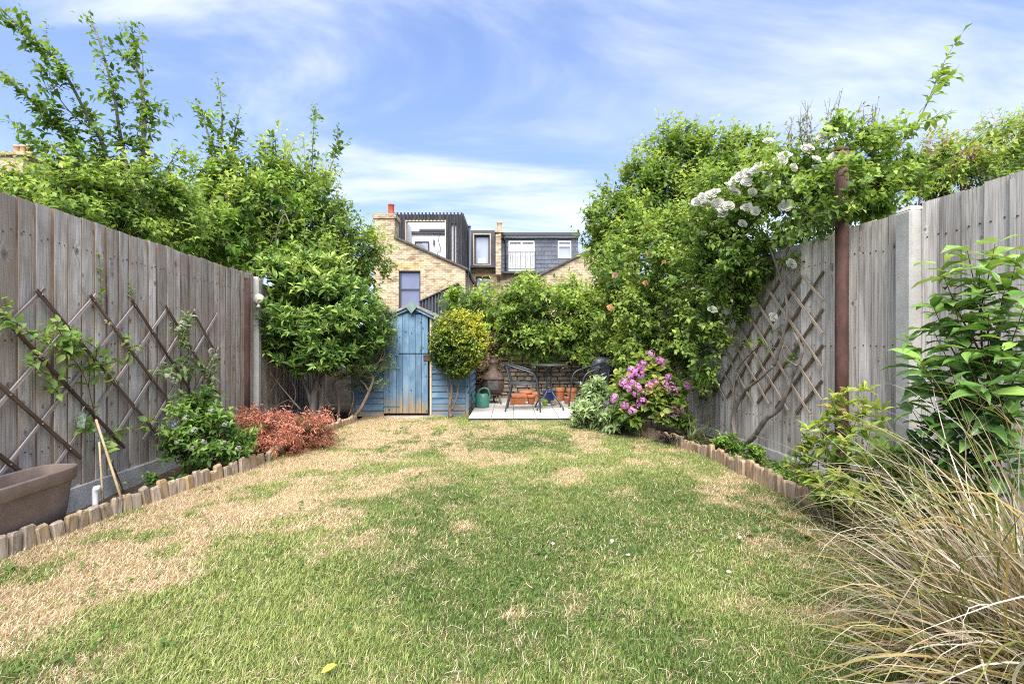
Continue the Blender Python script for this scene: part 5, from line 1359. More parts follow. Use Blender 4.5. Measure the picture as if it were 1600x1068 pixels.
rng = np.random.default_rng(102)
t2 = empty('plum_tree', (W(400,0,8.6).x, 8.6, 0), 0, 'broad plum tree behind the left fence with upright water shoots near the chimney', 'tree')
LV = Leaves()
sprigs(LV, rng, [blob(300,350,7.2,80,65,0.9), blob(365,340,7.8,80,70,1.0), blob(440,330,8.6,80,80,1.1), blob(500,365,9.2,75,62,1.0), blob(555,400,9.6,50,48,0.8), blob(420,400,8.2,110,45,0.9), blob(530,440,9.4,65,40,0.8), blob(420,265,8.5,42,40,0.5), blob(345,285,7.8,50,40,0.5), blob(470,285,8.8,45,40,0.5)],
       2700, 0.28, 8, 0.09, 0.48, GREEN_YEL, up=0.45, shell=0.42, lump=0.22, clip=outL)
sprigs(LV, rng, [blob(330,370,7.0,70,40,0.5), blob(395,380,7.5,60,40,0.5), blob(260,360,6.6,60,35,0.4), blob(440,310,8.0,40,40,0.4)], 500, 0.22, 7, 0.085, 0.42, GREEN_LT, up=0.2, shell=0.7, lump=0.2, clip=outL, droop=0.5)
cv = [shoot(LV, rng, [W(*a) for a in pts], int(n*0.7), 0.09, 0.5, GREEN_YEL, 0.36, spurs=int(s_*1.4), spur_len=0.27, spread=0.045) for pts, n, s_ in (
    ([(340,310,7.6),(344,240,7.6),(347,180,7.6),(339,116,7.6)], 190, 7), ([(330,300,7.6),(330,240,7.6),(318,185,7.6),(303,156,7.6)], 130, 5),
    ([(357,318,7.8),(362,250,7.8),(368,200,7.8),(376,166,7.8)], 170, 7), ([(420,320,8.4),(415,260,8.4),(404,214,8.4)], 90, 5),
    ([(440,300,8.5),(432,250,8.5),(430,215,8.5)], 90, 5), ([(490,310,9.0),(488,240,9.0),(493,158,9.0)], 130, 4), ([(505,300,9.0),(514,270,9.0),(526,230,9.0),(527,195,9.0)], 100, 4),
    ([(500,330,9.0),(530,318,9.0),(550,312,9.0)], 40, 2), ([(520,350,9.3),(545,338,9.3),(560,328,9.3)], 40, 2), ([(310,320,7.4),(300,280,7.4),(292,262,7.4)], 50, 3))]
stems(t2, cv, [0.022]*5+[0.018]*2+[0.01]*3, M_BARK_G, 'shoot')
trunk(t2, (t2.location.x, 8.6, -0.25), [W(400,300,8.4), W(340,330,7.7), W(490,340,9.0), W(540,400,9.4), W(430,280,8.5)], 0.11, M_BARK, rng, 0.12)
stems(t2, [curve_pts([W(*a) for a in p], 5) for p in (((430,380,7.6),(436,350,7.5),(445,335,7.5),(452,350,7.5)), ((420,390,7.6),(428,370,7.5),(440,362,7.5)), ((405,330,7.8),(440,328,7.7),(455,355,7.6)))], [0.012,0.010,0.012], M_BARK_G, 'bare_branch')
finish(t2, LV, T_QUAD, M_LEAF, M_BARK_G)

# --- trees on the right, beyond the fence
rng = np.random.default_rng(103)
t3 = empty('dogwood_tree', (W(1060,0,9.9).x, 9.9, 0), 0, 'dense green tree with pointed crown behind the climbing rose and patio', 'tree')
LV = Leaves()
sprigs(LV, rng, [blob(1055,265,9.8,58,62,0.9), blob(1005,310,9.8,62,58,0.9), blob(1110,275,9.6,55,60,0.9), blob(965,345,10.0,48,42,0.7), blob(1040,345,9.4,85,60,0.9), blob(945,390,10.1,35,32,0.6), blob(1150,300,9.5,60,60,0.8), blob(985,400,9.6,60,45,0.7), blob(1165,240,9.6,30,30,0.4), blob(1075,225,9.8,28,24,0.4)],
       2700, 0.30, 8, 0.095, 0.52, GREEN_YEL, up=0.8, shell=0.45, lump=0.2, clip=outR)
cv = [shoot(LV, rng, [W(*a) for a in pts], n, 0.08, 0.52, GREEN_MID, 0.4, spurs=3, spur_len=0.16) for pts, n in (
    ([(1062,270,9.7),(1066,225,9.7),(1064,196,9.7)], 90), ([(1030,280,9.7),(1034,235,9.7),(1030,212,9.7)], 80), ([(1095,260,9.6),(1098,225,9.6),(1093,207,9.6)], 70), ([(940,370,10),(925,350,10),(918,330,10)], 50),
    ([(930,400,10),(914,385,10),(906,372,10)], 40), ([(975,320,9.9),(955,305,9.9),(932,285,9.9)], 60), ([(1170,260,9.5),(1180,225,9.5),(1183,200,9.5)], 60))]
stems(t3, cv, [0.014]*7, M_BARK_G, 'shoot')
trunk(t3, (t3.location.x, 9.9, -0.25), [W(1055,280,9.8), W(1000,320,9.8), W(1115,290,9.7), W(960,360,10.0)], 0.10, M_BARK, rng, 0.1)
finish(t3, LV, T_QUAD, M_LEAF, M_BARK_G)

rng = np.random.default_rng(104)
t4 = empty('maple_tree', (W(1560,0,5.6).x, 5.6, 0), 0, 'yellow-green maple crown rising behind the right fence edge', 'tree')
LV = Leaves()
sprigs(LV, rng, [blob(1535,238,5.4,72,50,0.7), blob(1600,225,5.4,70,55,0.7), blob(1500,275,5.2,50,40,0.5), blob(1660,240,5.4,70,70,0.7), blob(1570,270,5.0,80,40,0.5)],
       1500, 0.15, 7, 0.052, 0.40, [(0.04,0.085,0.014),(0.10,0.17,0.026),(0.18,0.26,0.042),(0.26,0.31,0.06),(0.31,0.25,0.07)], up=0.3, shell=0.5, lump=0.22, clip=outR, droop=0.4)
trunk(t4, (t4.location.x, 5.6, -0.25), [W(1540,250,5.4), W(1600,240,5.4), W(1500,280,5.2)], 0.07, M_BARK, rng)
finish(t4, LV, T_MID, M_LEAF, M_BARK_G)
rng = np.random.default_rng(105)
t5 = empty('smoke_bush', (W(1440,0,5.3).x, 5.3, 0), 0, 'dusky red-leaved bush peeping over the right fence', 'bush')
LV = Leaves()
sprigs(LV, rng, [blob(1445,262,5.4,34,32,0.3), blob(1478,275,5.4,24,30,0.3)], 230, 0.14, 7, 0.05, 0.5, [(0.05,0.022,0.018),(0.13,0.05,0.035),(0.22,0.09,0.06),(0.16,0.16,0.05)], clip=outR)
trunk(t5, (t5.location.x, 5.3, -0.25), [W(1440,275,5.2), W(1475,285,5.2)], 0.035, M_BARK_R, rng)
finish(t5, LV, T_MID, M_LEAF, M_BARK_R)

# --- big rounded evergreen on the left
rng = np.random.default_rng(106)
p1 = empty('evergreen_shrub', (W(492,0,6.9).x, 6.9, 0), 0, 'big rounded glossy evergreen shrub on a bare trunk beside the shed', 'shrub')
LV = Leaves()
sprigs(LV, rng, [blob(500,495,6.9,94,80,0.8), blob(455,470,6.7,62,62,0.55), blob(538,500,6.9,56,66,0.55), blob(480,440,6.9,68,40,0.55), blob(435,505,6.6,40,55,0.4), blob(500,545,6.6,72,36,0.45)],
       1700, 0.13, 10, 0.098, 0.34, [(0.022,0.050,0.012),(0.045,0.098,0.020),(0.092,0.165,0.034),(0.175,0.25,0.055),(0.25,0.32,0.08)], up=0.75, shell=0.62, lump=0.13, clip=lambda p: inL(p) & (p[:,2] > 0.62), ang=0.85, droop=0.02, upn=0.5)
trunk(p1, (p1.location.x, 6.9, -0.05), [W(490,480,6.9), W(450,500,6.75), W(540,510,6.9), W(500,440,6.9)], 0.062, M_BARK_G, rng, 0.04)
stems(p1, [curve_pts([W(*a) for a in p], 5) for p in (((405,645,6.5),(430,600,6.6),(455,560,6.7)), ((470,640,6.5),(440,605,6.5),(405,560,6.6)), ((455,640,6.6),(462,610,6.6),(440,570,6.7)), ((425,640,6.4),(450,625,6.4),(470,640,6.4)), ((520,640,6.9),(500,600,6.9),(510,560,6.9)))], [0.014,0.012,0.01,0.007,0.014], M_BARK, 'bare_stem')
finish(p1, LV, T_MID, M_LEAF_GLOSS, M_STEM_G, single=180)

rng = np.random.default_rng(107)
p2 = empty('gnarled_shrub', (W(538,0,7.0).x, 7.0, 0), 0, 'fine-leaved shrub with twisted brown trunks leaning on the shed', 'shrub')
LV = Leaves()
sprigs(LV, rng, [blob(592,530,7.05,30,52,0.25), blob(560,572,7.0,42,24,0.25), blob(603,505,7.1,20,36,0.2), blob(570,600,7.05,30,14,0.2)], 620, 0.10, 9, 0.032, 0.22, [(0.035,0.07,0.02),(0.07,0.13,0.035),(0.14,0.21,0.06),(0.22,0.28,0.09)], up=0.9, shell=0.3, lump=0.25)
stems(p2, [curve_pts([W(*a) for a in p], 5) for p in (((545,660,6.95),(562,640,6.9),(577,610,6.92),(583,590,6.95),(575,575,7.0),(592,565,7.0),(600,540,7.05)), ((528,655,7.0),(530,625,7.0),(520,600,7.0),(545,585,7.0),(585,575,7.0)),
      ((577,612,6.92),(566,596,6.95),(548,592,6.98),(535,600,7.0)), ((583,590,6.95),(560,585,7.0),(540,572,7.0)), ((592,565,7.0),(601,552,7.0),(598,520,7.05)), ((545,650,7.0),(553,620,7.0),(545,605,7.0)))], [0.030,0.024,0.014,0.014,0.012,0.012], M_BARK, 'trunk')
finish(p2, LV, T_QUAD, M_LEAF, M_BARK)

# --- dwarf red maple
rng = np.random.default_rng(108)
p3 = empty('dwarf_maple', (W(430,0,4.95).x, 4.95, 0), 0, 'low spreading dwarf maple with feathery red leaves at lawn edge', 'maple')
LV = Leaves()
REDS = [(0.085,0.075,0.03),(0.21,0.10,0.055),(0.37,0.155,0.10),(0.50,0.25,0.175)]
sprigs(LV, rng, [blob(445,675,5.0,72,32,0.42), blob(395,672,4.95,38,30,0.35), blob(480,668,5.2,36,24,0.3), blob(420,702,4.8,48,22,0.25), blob(465,700,4.95,40,20,0.25)], 820, 0.14, 10, 0.046, 0.16, REDS, up=0.15, shell=0.4, lump=0.3, droop=0.45, clip=lambda p: inL(p) & (p[:,2] > 0.01))
sprigs(LV, rng, [blob(390,705,4.7,35,18,0.2), blob(440,712,4.75,50,10,0.2), blob(430,680,5.0,60,26,0.35)], 200, 0.12, 8, 0.05, 0.15, [(0.05,0.07,0.02),(0.12,0.14,0.04),(0.2,0.15,0.06)], up=0.0, droop=0.5, clip=lambda p: p[:,2] > 0.01)
trunk(p3, (p3.location.x, 4.95, -0.05), [W(440,665,5.0), W(395,675,4.95), W(485,672,5.15), W(420,690,4.85)], 0.02, M_BARK_R, rng, 0.04)
finish(p3, LV, T_QUAD, M_LEAF, M_BARK_R)

# --- left bed: bluebeard shrub
rng = np.random.default_rng(109)
p4 = empty('bluebeard_shrub', (W(318,0,4.15).x, 4.15, 0), 0, 'leafy green shrub with fading pale flower heads beside the red maple', 'shrub')
LV = Leaves()
B4 = [blob(315,672,4.15,42,46,0.26), blob(285,690,4.05,26,32,0.2), blob(350,690,4.2,34,34,0.22), blob(310,632,4.2,22,28,0.16)]
sprigs(LV, rng, B4, 400, 0.13, 8, 0.052, 0.42, GREEN_MID, up=0.6, shell=0.4, lump=0.32, clip=lambda p: inL(p) & (p[:,2] > 0.0))
trunk(p4, (p4.location.x, 4.15, -0.05), [W(310,640,4.15), W(285,680,4.05), W(355,680,4.2)], 0.012, M_BARK, rng, 0.02)
finish(p4, LV, T_MID, M_LEAF, M_STEM_G, single=120)

def floret_head(seed, n=46, r=1.0, flat=0.75, fl=0.26):
    q = np.random.default_rng(seed); d = norm(q.normal(0,1,(n*2,3))); d = d[d[:,2] > -0.45][:n]; V = []; T = []
    for i, v in enumerate(d):
        c = v*np.array([r, r, r*flat]); a = norm(np.cross(v, np.array([0.3,0.2,0.9]))[None])[0]; b_ = np.cross(v, a); th = q.uniform(0, 6.28); k0 = len(V)
        V.append(c*0.97)
        for j in range(8):
            t = th+j*math.pi/4; rr = fl*(1.0 if j % 2 == 0 else 0.62)*q.uniform(.85,1.1); V.append(c+(a*math.cos(t)+b_*math.sin(t))*rr+v*0.07*(1 if j % 2 == 0 else 0.3))
        for j in range(8): T.append((k0, k0+1+j, k0+1+(j+1) % 8))
    return np.array(V), np.array(T)
def rose_mesh(name, seed, mat):
    q = np.random.default_rng(seed); V = []; T = []
    for ring, (n, r, lift, wid) in enumerate(((6,1.0,0.16,0.62),(6,0.78,0.36,0.52),(5,0.52,0.50,0.40),(4,0.28,0.56,0.26))):
        for i in range(n):
            th = 2*math.pi*(i+0.5*ring)/n+q.uniform(-.25,.25); c, s = math.cos(th), math.sin(th); k0 = len(V)
            def at(rad, side, z): return (c*rad-s*side, s*rad+c*side, z)
            rr = r*q.uniform(.88,1.08); w_ = wid*q.uniform(.85,1.1); z1 = lift*q.uniform(.8,1.2)
            V += [at(0.05,0,0), at(rr*.55,-w_*.75,z1*.6), at(rr*.55,w_*.75,z1*.6), at(rr*.60,0,z1*.42), at(rr*.95,-w_*.6,z1*.95), at(rr*.95,w_*.6,z1*.95), at(rr*1.05,0,z1*.9+q.uniform(-.05,.08))]
            T += [(k0,k0+3,k0+1),(k0,k0+2,k0+3),(k0+1,k0+3,k0+4),(k0+3,k0+6,k0+4),(k0+3,k0+5,k0+6),(k0+3,k0+2,k0+5)]
    return mesh_np(name, np.array(V), np.array(T), mat, smooth=True)
ROSES = [rose_mesh('rose_bloom', k, M_PETAL) for k in range(4)]
def bloom(root, px, py, Z, r, col, q, name='flower'):
    o = bpy.data.objects.new(name, q.choice(ROSES)); COL.objects.link(o); o.parent = root
    p = W(px, py, Z)-root.location; o.location = p
    v = Vector((q.uniform(-.6,.6)-0.2, -1.0, q.uniform(.2,1.1))); o.rotation_euler = v.to_track_quat('Z','Y').to_euler(); o.rotation_euler.rotate_axis('Z', q.uniform(0,6.28))
    s = r*q.uniform(.85,1.15); o.scale = (s,s,s*q.uniform(.8,1.1)); k_ = q.uniform(.93,1.04); o.color = (min(1,col[0]*k_), min(1,col[1]*k_), min(1,col[2]*k_), 1)
    return o
HEADS_P = []
for k_ in range(3):
    v_, t_ = floret_head(k_, 30, 1.0, 0.6, 0.34); HEADS_P.append(mesh_np('pale_head', v_, t_, M_PETAL))
q = random.Random(3)
for px, py, Z, r_, c_ in ((272,664,3.92,0.022,(0.30,0.25,0.62)),(290,652,3.95,0.026,(0.42,0.44,0.36)),(303,672,3.92,0.028,(0.45,0.46,0.40)),(318,690,3.9,0.026,(0.42,0.42,0.36)),(348,692,4.0,0.028,(0.46,0.45,0.40)),(330,640,4.0,0.024,(0.42,0.44,0.34)),(278,690,3.85,0.026,(0.4,0.42,0.33)),(352,662,4.05,0.026,(0.46,0.46,0.42)),(372,700,4.05,0.024,(0.45,0.44,0.4)),(300,700,3.88,0.024,(0.42,0.43,0.36)),(286,500,4.5,0.035,(0.42,0.42,0.34)),(325,548,4.8,0.03,(0.40,0.42,0.34))):
    if py < 560: continue
    o = link('flower_head', q.choice(HEADS_P), p4, W(px,py,Z)-p4.location, (0.7+q.uniform(-.3,.3),q.uniform(-.3,.3),q.uniform(0,6)), (r_,r_,r_)); o.color = (*c_, 1)

# --- honeysuckle on the left trellis
rng = np.random.default_rng(110)
def onL(px, py, off=0.07):
    Z = (2.7353-off)/((800-px)/F-0.0935); return W(px, py, Z)
def onR(px, py, off=0.10):
    Z = (2.822-off)/((px-800)/F+0.07); return W(px, py, Z)
p5 = empty('honeysuckle', onL(198,782), 0, 'thin honeysuckle vine climbing the dark trellis from the cane', 'climber')
LV = Leaves(); pal = [(0.06,0.12,0.03),(0.13,0.23,0.05),(0.22,0.32,0.08),(0.40,0.40,0.13)]
cv = []
for pts, n, s_ in (([(198,780),(180,735),(160,690),(150,655),(138,605),(128,580)], 14, 1), ([(128,580),(110,555),(92,540),(60,530)], 26, 2), ([(138,605),(140,570),(125,545),(100,530)], 34, 3), ([(150,655),(165,690),(180,675),(212,668),(246,652)], 26, 2),
                   ([(140,575),(160,570),(172,580),(185,600)], 22, 2), ([(125,560),(100,530),(85,505),(62,520)], 22, 2), ([(145,570),(150,545),(120,525),(85,510)], 26, 2), ([(150,655),(140,670),(128,655)], 14, 1), ([(110,590),(75,585),(58,570),(52,545)], 16, 1), ([(95,620),(80,600),(62,590)], 10, 1), ([(160,690),(172,700),(168,725)], 6, 0), ([(60,530),(40,515),(25,505),(5,495)], 14, 2), ([(160,570),(190,560),(205,540),(225,545)], 14, 2)):
    cv.append(shoot(LV, rng, [onL(a, b, 0.06+rng.uniform(0,.05)) for a, b in pts], n, 0.058, 0.55, pal, 0.5, spurs=s_, spur_len=0.08, spread=0.012, jit=0.5))
stems(p5, cv, [0.006]+[0.0035]*12, M_BARK_R, 'stem')
finish(p5, LV, T_MID, M_LEAF, M_STEM_G, single=170)
q = random.Random(5)
for px, py in ((32,513),(39,516),(62,553),(64,556),(160,552),(171,578),(165,502),(172,506),(118,546),(198,533),(148,662)):
    o = link('flower_cluster', q.choice(HEADS_P), p5, onL(px,py,0.12)-p5.location, (1.2,q.uniform(-.5,.5),q.uniform(0,6)), (0.014,)*3); o.color = (0.55,0.50,0.30,1)
p6 = empty('jasmine', onL(338,640), 0, 'pale-leaved climber scrambling on the far end of the dark trellis', 'climber')
LV = Leaves(); cv = []
for pts, n in (([(335,640),(325,590),(300,560),(285,530),(262,505)], 60), ([(325,590),(335,560),(340,545)], 34), ([(300,560),(270,575),(248,590)], 34), ([(285,530),(290,505),(285,498)], 40), ([(310,570),(288,580),(275,600)], 40)):
    cv.append(shoot(LV, rng, [onL(a, b, 0.10) for a, b in pts], n, 0.055, 0.40, [(0.07,0.12,0.04),(0.15,0.23,0.08),(0.28,0.34,0.16)], 0.5, spurs=4, spur_len=0.10, spread=0.02, jit=0.5))
stems(p6, cv, [0.006]*5, M_BARK, 'stem'); finish(p6, LV, T_MID, M_LEAF, M_STEM_G, single=90)
for px, py in ((286,505),(280,512),(295,512),(330,548),(338,556),(262,588),(272,594)):
    o = link('flower_cluster', q.choice(HEADS_P), p6, onL(px,py,0.16)-p6.location, (1.0,q.uniform(-.5,.5),q.uniform(0,6)), (0.03,)*3); o.color = (0.50,0.49,0.40,1)
p7 = empty('ivy', onL(158,480), 0, 'thin ivy strand creeping down the brown fence above the trellis', 'climber')
LV = Leaves(); cv = []
for pts, n in (([(158,478),(157,440),(156,415),(153,395)], 26), ([(206,468),(204,450),(202,440)], 12), ([(4,480),(8,470),(3,462)], 10)):
    cv.append(shoot(LV, rng, [onL(a, b, 0.03) for a, b in pts], n, 0.035, 0.7, GREEN_LT, 0.6, spurs=0, spread=0.008))
stems(p7, cv, [0.003]*3, M_STEM_G, 'stem'); finish(p7, LV, T_MID, M_LEAF, M_STEM_G, single=60)
# nursery label
lb = empty('plant_label', onL(126,668,0.09), 0.3, 'small picture label hanging on the honeysuckle stem', 'label')
MB().box(-0.022,0.022,-0.001,0.001,0,0.10,0.0008).build('card', mottled('label_print', [(0.3,(0.05,0.07,0.11)),(0.5,(0.22,0.32,0.20)),(0.7,(0.62,0.64,0.66))], 45, 0.4, 0), lb, (0,0,0), (0,0.12,0))
MB().tube([(0,0,0.10),(0.012,0.004,0.13),(0.02,0.008,0.145)], 0.0015, 5).build('tie', M_UPVC, lb)

# --- golden standard
rng = np.random.default_rng(111)
p8 = empty('golden_standard', (W(704,0,7.2).x, 7.2, 0), 0, 'clipped lollipop shrub with yellow-edged leaves in front of shed', 'shrub')
LV = Leaves(); YG = [(0.035,0.075,0.014),(0.085,0.150,0.024),(0.19,0.25,0.035),(0.40,0.42,0.045),(0.58,0.54,0.075)]
sprigs(LV, rng, [blob(716,534,7.15,43,47,0.42)], 2100, 0.08, 8, 0.038, 0.58, YG, up=0.6, shell=0.6, lump=0.08, clump=14)
kk = 0
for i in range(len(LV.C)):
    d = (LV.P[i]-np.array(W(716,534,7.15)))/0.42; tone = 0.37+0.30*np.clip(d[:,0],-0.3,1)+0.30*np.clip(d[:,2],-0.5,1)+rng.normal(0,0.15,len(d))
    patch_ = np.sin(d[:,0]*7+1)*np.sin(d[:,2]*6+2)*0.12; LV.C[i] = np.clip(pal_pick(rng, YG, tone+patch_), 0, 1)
stems(p8, [curve_pts([W(*a) for a in p], 5) for p in (((704,651,7.2),(703,630,7.2),(706,605,7.2),(701,580,7.2),(706,555,7.2)), ((706,640,7.2),(714,618,7.2),(717,590,7.2),(722,555,7.2)), ((703,625,7.2),(698,600,7.2),(698,575,7.2)))], [0.032,0.020,0.014], M_BARK, 'trunk')
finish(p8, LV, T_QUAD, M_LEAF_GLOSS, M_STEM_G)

# --- climber over the back wall
rng = np.random.default_rng(112)
p9 = empty('wall_climber', (W(850,0,9.25).x, 9.25, 0), 0, 'thick light-green climber heaped over the stone wall behind the patio', 'climber')
LV = Leaves()
sprigs(LV, rng, [blob(765,478,9.2,48,32,0.5), blob(820,478,9.1,62,42,0.6), blob(875,490,9.0,62,42,0.6), blob(835,525,8.95,80,34,0.5), blob(925,500,9.1,50,48,0.5), blob(760,520,9.2,22,50,0.3), blob(905,535,9.0,45,28,0.4), blob(715,470,9.3,24,14,0.3), blob(955,540,9.0,35,30,0.4), blob(810,445,9.2,32,18,0.3), blob(905,462,9.2,30,24,0.3)],
       1900, 0.26, 8, 0.088, 0.46, GREEN_YEL, up=0.25, shell=0.45, lump=0.32, droop=0.35, clump=11)
for pts in ([(720,478,9.2),(700,468,9.2),(688,472,9.2)], [(870,440,9.1),(892,452,9.0),(930,446,9.0)], [(745,470,9.2),(725,460,9.2),(712,450,9.2)], [(930,470,9.0),(950,455,9.0),(972,462,9.0)]):
    shoot(LV, rng, [W(*a) for a in pts], 40, 0.075, 0.42, GREEN_LT, 0.6, spurs=3, spur_len=0.15)
cv = [wander(W(a,610,9.2), W(b_,490,9.2), 4, 0.06, rng) for a, b_ in ((770,765),(778,800),(840,850),(905,890),(765,750))]
stems(p9, cv, [0.03,0.02,0.025,0.02,0.015], M_BARK, 'trunk')
finish(p9, LV, T_QUAD, M_LEAF, M_BARK)
# dry tangle by the chiminea
rng = np.random.default_rng(113)
pd_ = empty('dry_creeper', (W(770,0,9.0).x, 9.0, 0), 0, 'dry brown creeper hanging over the chiminea', 'creeper')
LV = Leaves(); sprigs(LV, rng, [blob(765,560,8.95,18,50,0.2), blob(750,590,8.95,14,28,0.2)], 200, 0.14, 6, 0.05, 0.4, [(0.06,0.035,0.025),(0.16,0.10,0.06),(0.28,0.20,0.12),(0.10,0.13,0.04)], up=-0.6, shell=0.3)
stems(pd_, [wander(W(768,600,8.95), W(a,520,8.95), 3, 0.06, rng) for a in (755,765,780)], [0.01]*3, M_BARK, 'stem'); finish(pd_, LV, T_QUAD, M_LEAF, M_BARK)

# --- peach rose thicket along the right fence
rng = np.random.default_rng(114)
p10 = empty('peach_rose', (W(1050,0,6.6).x, 6.6, 0), 0, 'tall thicket of peach-flowered rose along fence behind the hydrangea', 'rose')
LV = Leaves()
B10 = [blob(985,430,7.2,58,55,0.6), blob(1040,410,6.6,62,62,0.6), blob(965,490,7.5,40,55,0.5), blob(1030,490,6.7,62,60,0.55), blob(1090,440,6.0,48,62,0.45), blob(1010,545,6.9,52,40,0.45), blob(1075,540,6.1,42,62,0.4), blob(1060,370,6.6,50,40,0.5), blob(1105,600,5.8,22,40,0.2), blob(1000,370,7.6,42,40,0.5)]
sprigs(LV, rng, B10, 2300, 0.18, 7, 0.062, 0.54, GREEN_YEL, up=0.35, shell=0.5, lump=0.2, clip=inR)
trunk(p10, (p10.location.x, 6.6, -0.05), [W(1040,430,6.6), W(990,440,7.1), W(1085,460,6.1), W(1010,500,6.9)], 0.04, M_BARK, rng, 0.1)
stems(p10, [wander(W(a,660+q.uniform(-10,10),5.6), W(b_,c_,5.7), 3, 0.05, rng) for a, b_, c_ in ((1095,1088,540),(1105,1112,520),(1085,1070,590),(1100,1130,580),(1110,1098,500),(1078,1055,630),(1115,1120,600),(1090,1110,560))], [0.008,0.007,0.006,0.006,0.006,0.005,0.005,0.005], M_STEM_G, 'cane')
finish(p10, LV, T_MID, M_LEAF, M_BARK_R, single=120)
q = random.Random(8); PEACH = (0.66,0.34,0.20); BLUSH = (0.66,0.46,0.36); WHT = (0.62,0.62,0.555)
for px, py, Z, r_, c_ in ((1074,346,5.9,.045,BLUSH),(1015,398,6.3,.05,BLUSH),(961,430,6.9,.05,BLUSH),(954,481,7.0,.055,PEACH),(1009,442,6.3,.04,PEACH),(988,393,6.9,.045,BLUSH),(1067,400,5.8,.055,WHT),(1004,375,7.0,.03,PEACH),(1037,409,6.0,.03,PEACH),(1020,378,6.5,.03,BLUSH),(1083,432,5.5,.028,WHT)):
    bloom(p10, px, py, Z, r_, c_, q)

# --- white climbing rose over the right fence
rng = np.random.default_rng(115)
p11 = empty('white_rose', onR(1150,690,0.12), 0, 'large white-flowered climbing rose arching over the grey fence and pole', 'rose')
LV = Leaves()
ROSE_G = [(0.042,0.080,0.016),(0.092,0.160,0.030),(0.175,0.255,0.050),(0.28,0.36,0.085)]
B11 = [blob(1145,305,4.95,66,48,0.45), blob(1210,280,4.5,72,52,0.45), blob(1280,285,4.1,72,58,0.42), blob(1180,355,4.85,76,48,0.42), blob(1250,350,4.4,62,52,0.38), blob(1350,255,4.05,62,52,0.4), blob(1405,255,4.2,46,42,0.35), blob(1120,365,5.2,60,52,0.45), blob(1140,425,5.05,52,48,0.35), blob(1300,225,4.1,50,36,0.32), blob(1210,410,4.6,45,30,0.25), blob(1150,470,5.0,30,30,0.2), blob(1130,385,5.2,40,60,0.3), blob(1370,300,4.15,50,35,0.3), blob(1310,290,3.45,45,42,0.10), blob(1290,340,3.55,50,40,0.12), blob(1110,500,5.0,40,40,0.2), blob(1240,300,3.9,60,60,0.15), blob(1170,400,4.6,70,45,0.2), blob(1105,450,5.0,55,60,0.25), blob(1095,540,5.1,35,60,0.2), blob(1160,440,4.8,50,40,0.15), blob(1385,305,4.7,60,45,0.3), blob(1330,330,4.9,60,40,0.3), blob(1365,300,3.95,45,38,0.16), blob(1270,395,4.15,45,30,0.14)]
sprigs(LV, rng, B11, 3100, 0.13, 7, 0.052, 0.58, ROSE_G, up=0.4, shell=0.5, lump=0.2, clip=inR)
cv = []
for pts, n, ll in (([(1400,235,3.75),(1432,195,3.75),(1462,130,3.75),(1480,88,3.75),(1512,40,3.75)], 46, 0.075), ([(1440,190,3.75),(1470,182,3.75),(1496,172,3.75)], 16, 0.06), ([(1455,150,3.75),(1482,125,3.75),(1500,100,3.75)], 10, 0.075)):
    cv.append(shoot(LV, rng, [W(*a) for a in pts], n, ll, 0.5, ROSE_G, 0.6, spurs=1, spur_len=0.06, spread=0.006))
for k_ in range(22):
    a = rng.uniform(1225, 1375); top = 140+abs(a-1310)*0.35+rng.uniform(0,35)
    cv.append(shoot(LV, rng, [W(a+rng.uniform(-12,12), 240, 4.05), W(a+rng.uniform(-8,8), (240+top)/2, 4.0), W(a+rng.uniform(-14,14), top, 3.95)], 7, 0.03, 0.45, [(0.09,0.11,0.035),(0.2,0.2,0.07),(0.26,0.19,0.09)], 0.5, spurs=4, spur_len=0.09, spread=0.006))
for pts, n in (([(1190,300,4.4),(1205,235,4.4),(1200,205,4.4)], 30), ([(1160,290,4.6),(1150,225,4.6)], 24), ([(1205,520,4.5),(1235,500,4.4),(1262,508,4.3)], 16), ([(1225,575,4.3),(1255,535,4.2),(1275,550,4.2)], 16), ([(1160,540,4.7),(1180,530,4.6),(1200,545,4.6)], 18), ([(1225,500,4.4),(1280,500,4.1),(1300,503,4.0)], 10)):
    cv.append(shoot(LV, rng, [W(*a) for a in pts], n, 0.05, 0.55, ROSE_G, 0.6, spurs=2, spur_len=0.08, spread=0.01))
stems(p11, cv, [0.007,0.004,0.004]+[0.003]*22+[0.004]*6, M_STEM_G, 'cane')
for pts, r0 in (([(1150,690),(1146,652),(1160,615),(1185,593),(1209,571)], 0.024), ([(1143,680),(1144,650),(1147,598),(1153,576),(1172,552)], 0.014), ([(1160,696),(1177,683),(1197,654),(1216,640),(1226,620),(1236,590),(1245,571),(1253,547),(1240,520)], 0.026), ([(1209,571),(1222,530),(1230,480),(1215,420),(1200,380)], 0.016), ([(1172,552),(1190,540),(1215,545)], 0.008), ([(1245,571),(1228,560),(1222,540)], 0.010), ([(1215,430),(1235,380),(1262,350),(1290,330)], 0.016), ([(1228,470),(1222,400),(1190,360)], 0.014), ([(1155,600),(1140,560),(1100,530)], 0.006), ([(1095,547),(1130,545),(1160,535)], 0.005)):
    C_ = curve_pts([onR(a, b_, 0.09+rng.uniform(0,.04)) for a, b_ in pts], 5); kn = len(C_)
    MB().tube([c-p11.location for c in C_], [r0*(1-0.5*j/(kn-1))*(1+0.12*math.sin(j*1.7)) for j in range(kn)], 8).build('branch', M_BARK_G, p11)
finish(p11, LV, T_MID, M_LEAF, M_STEM_G, single=300)
q = random.Random(12)
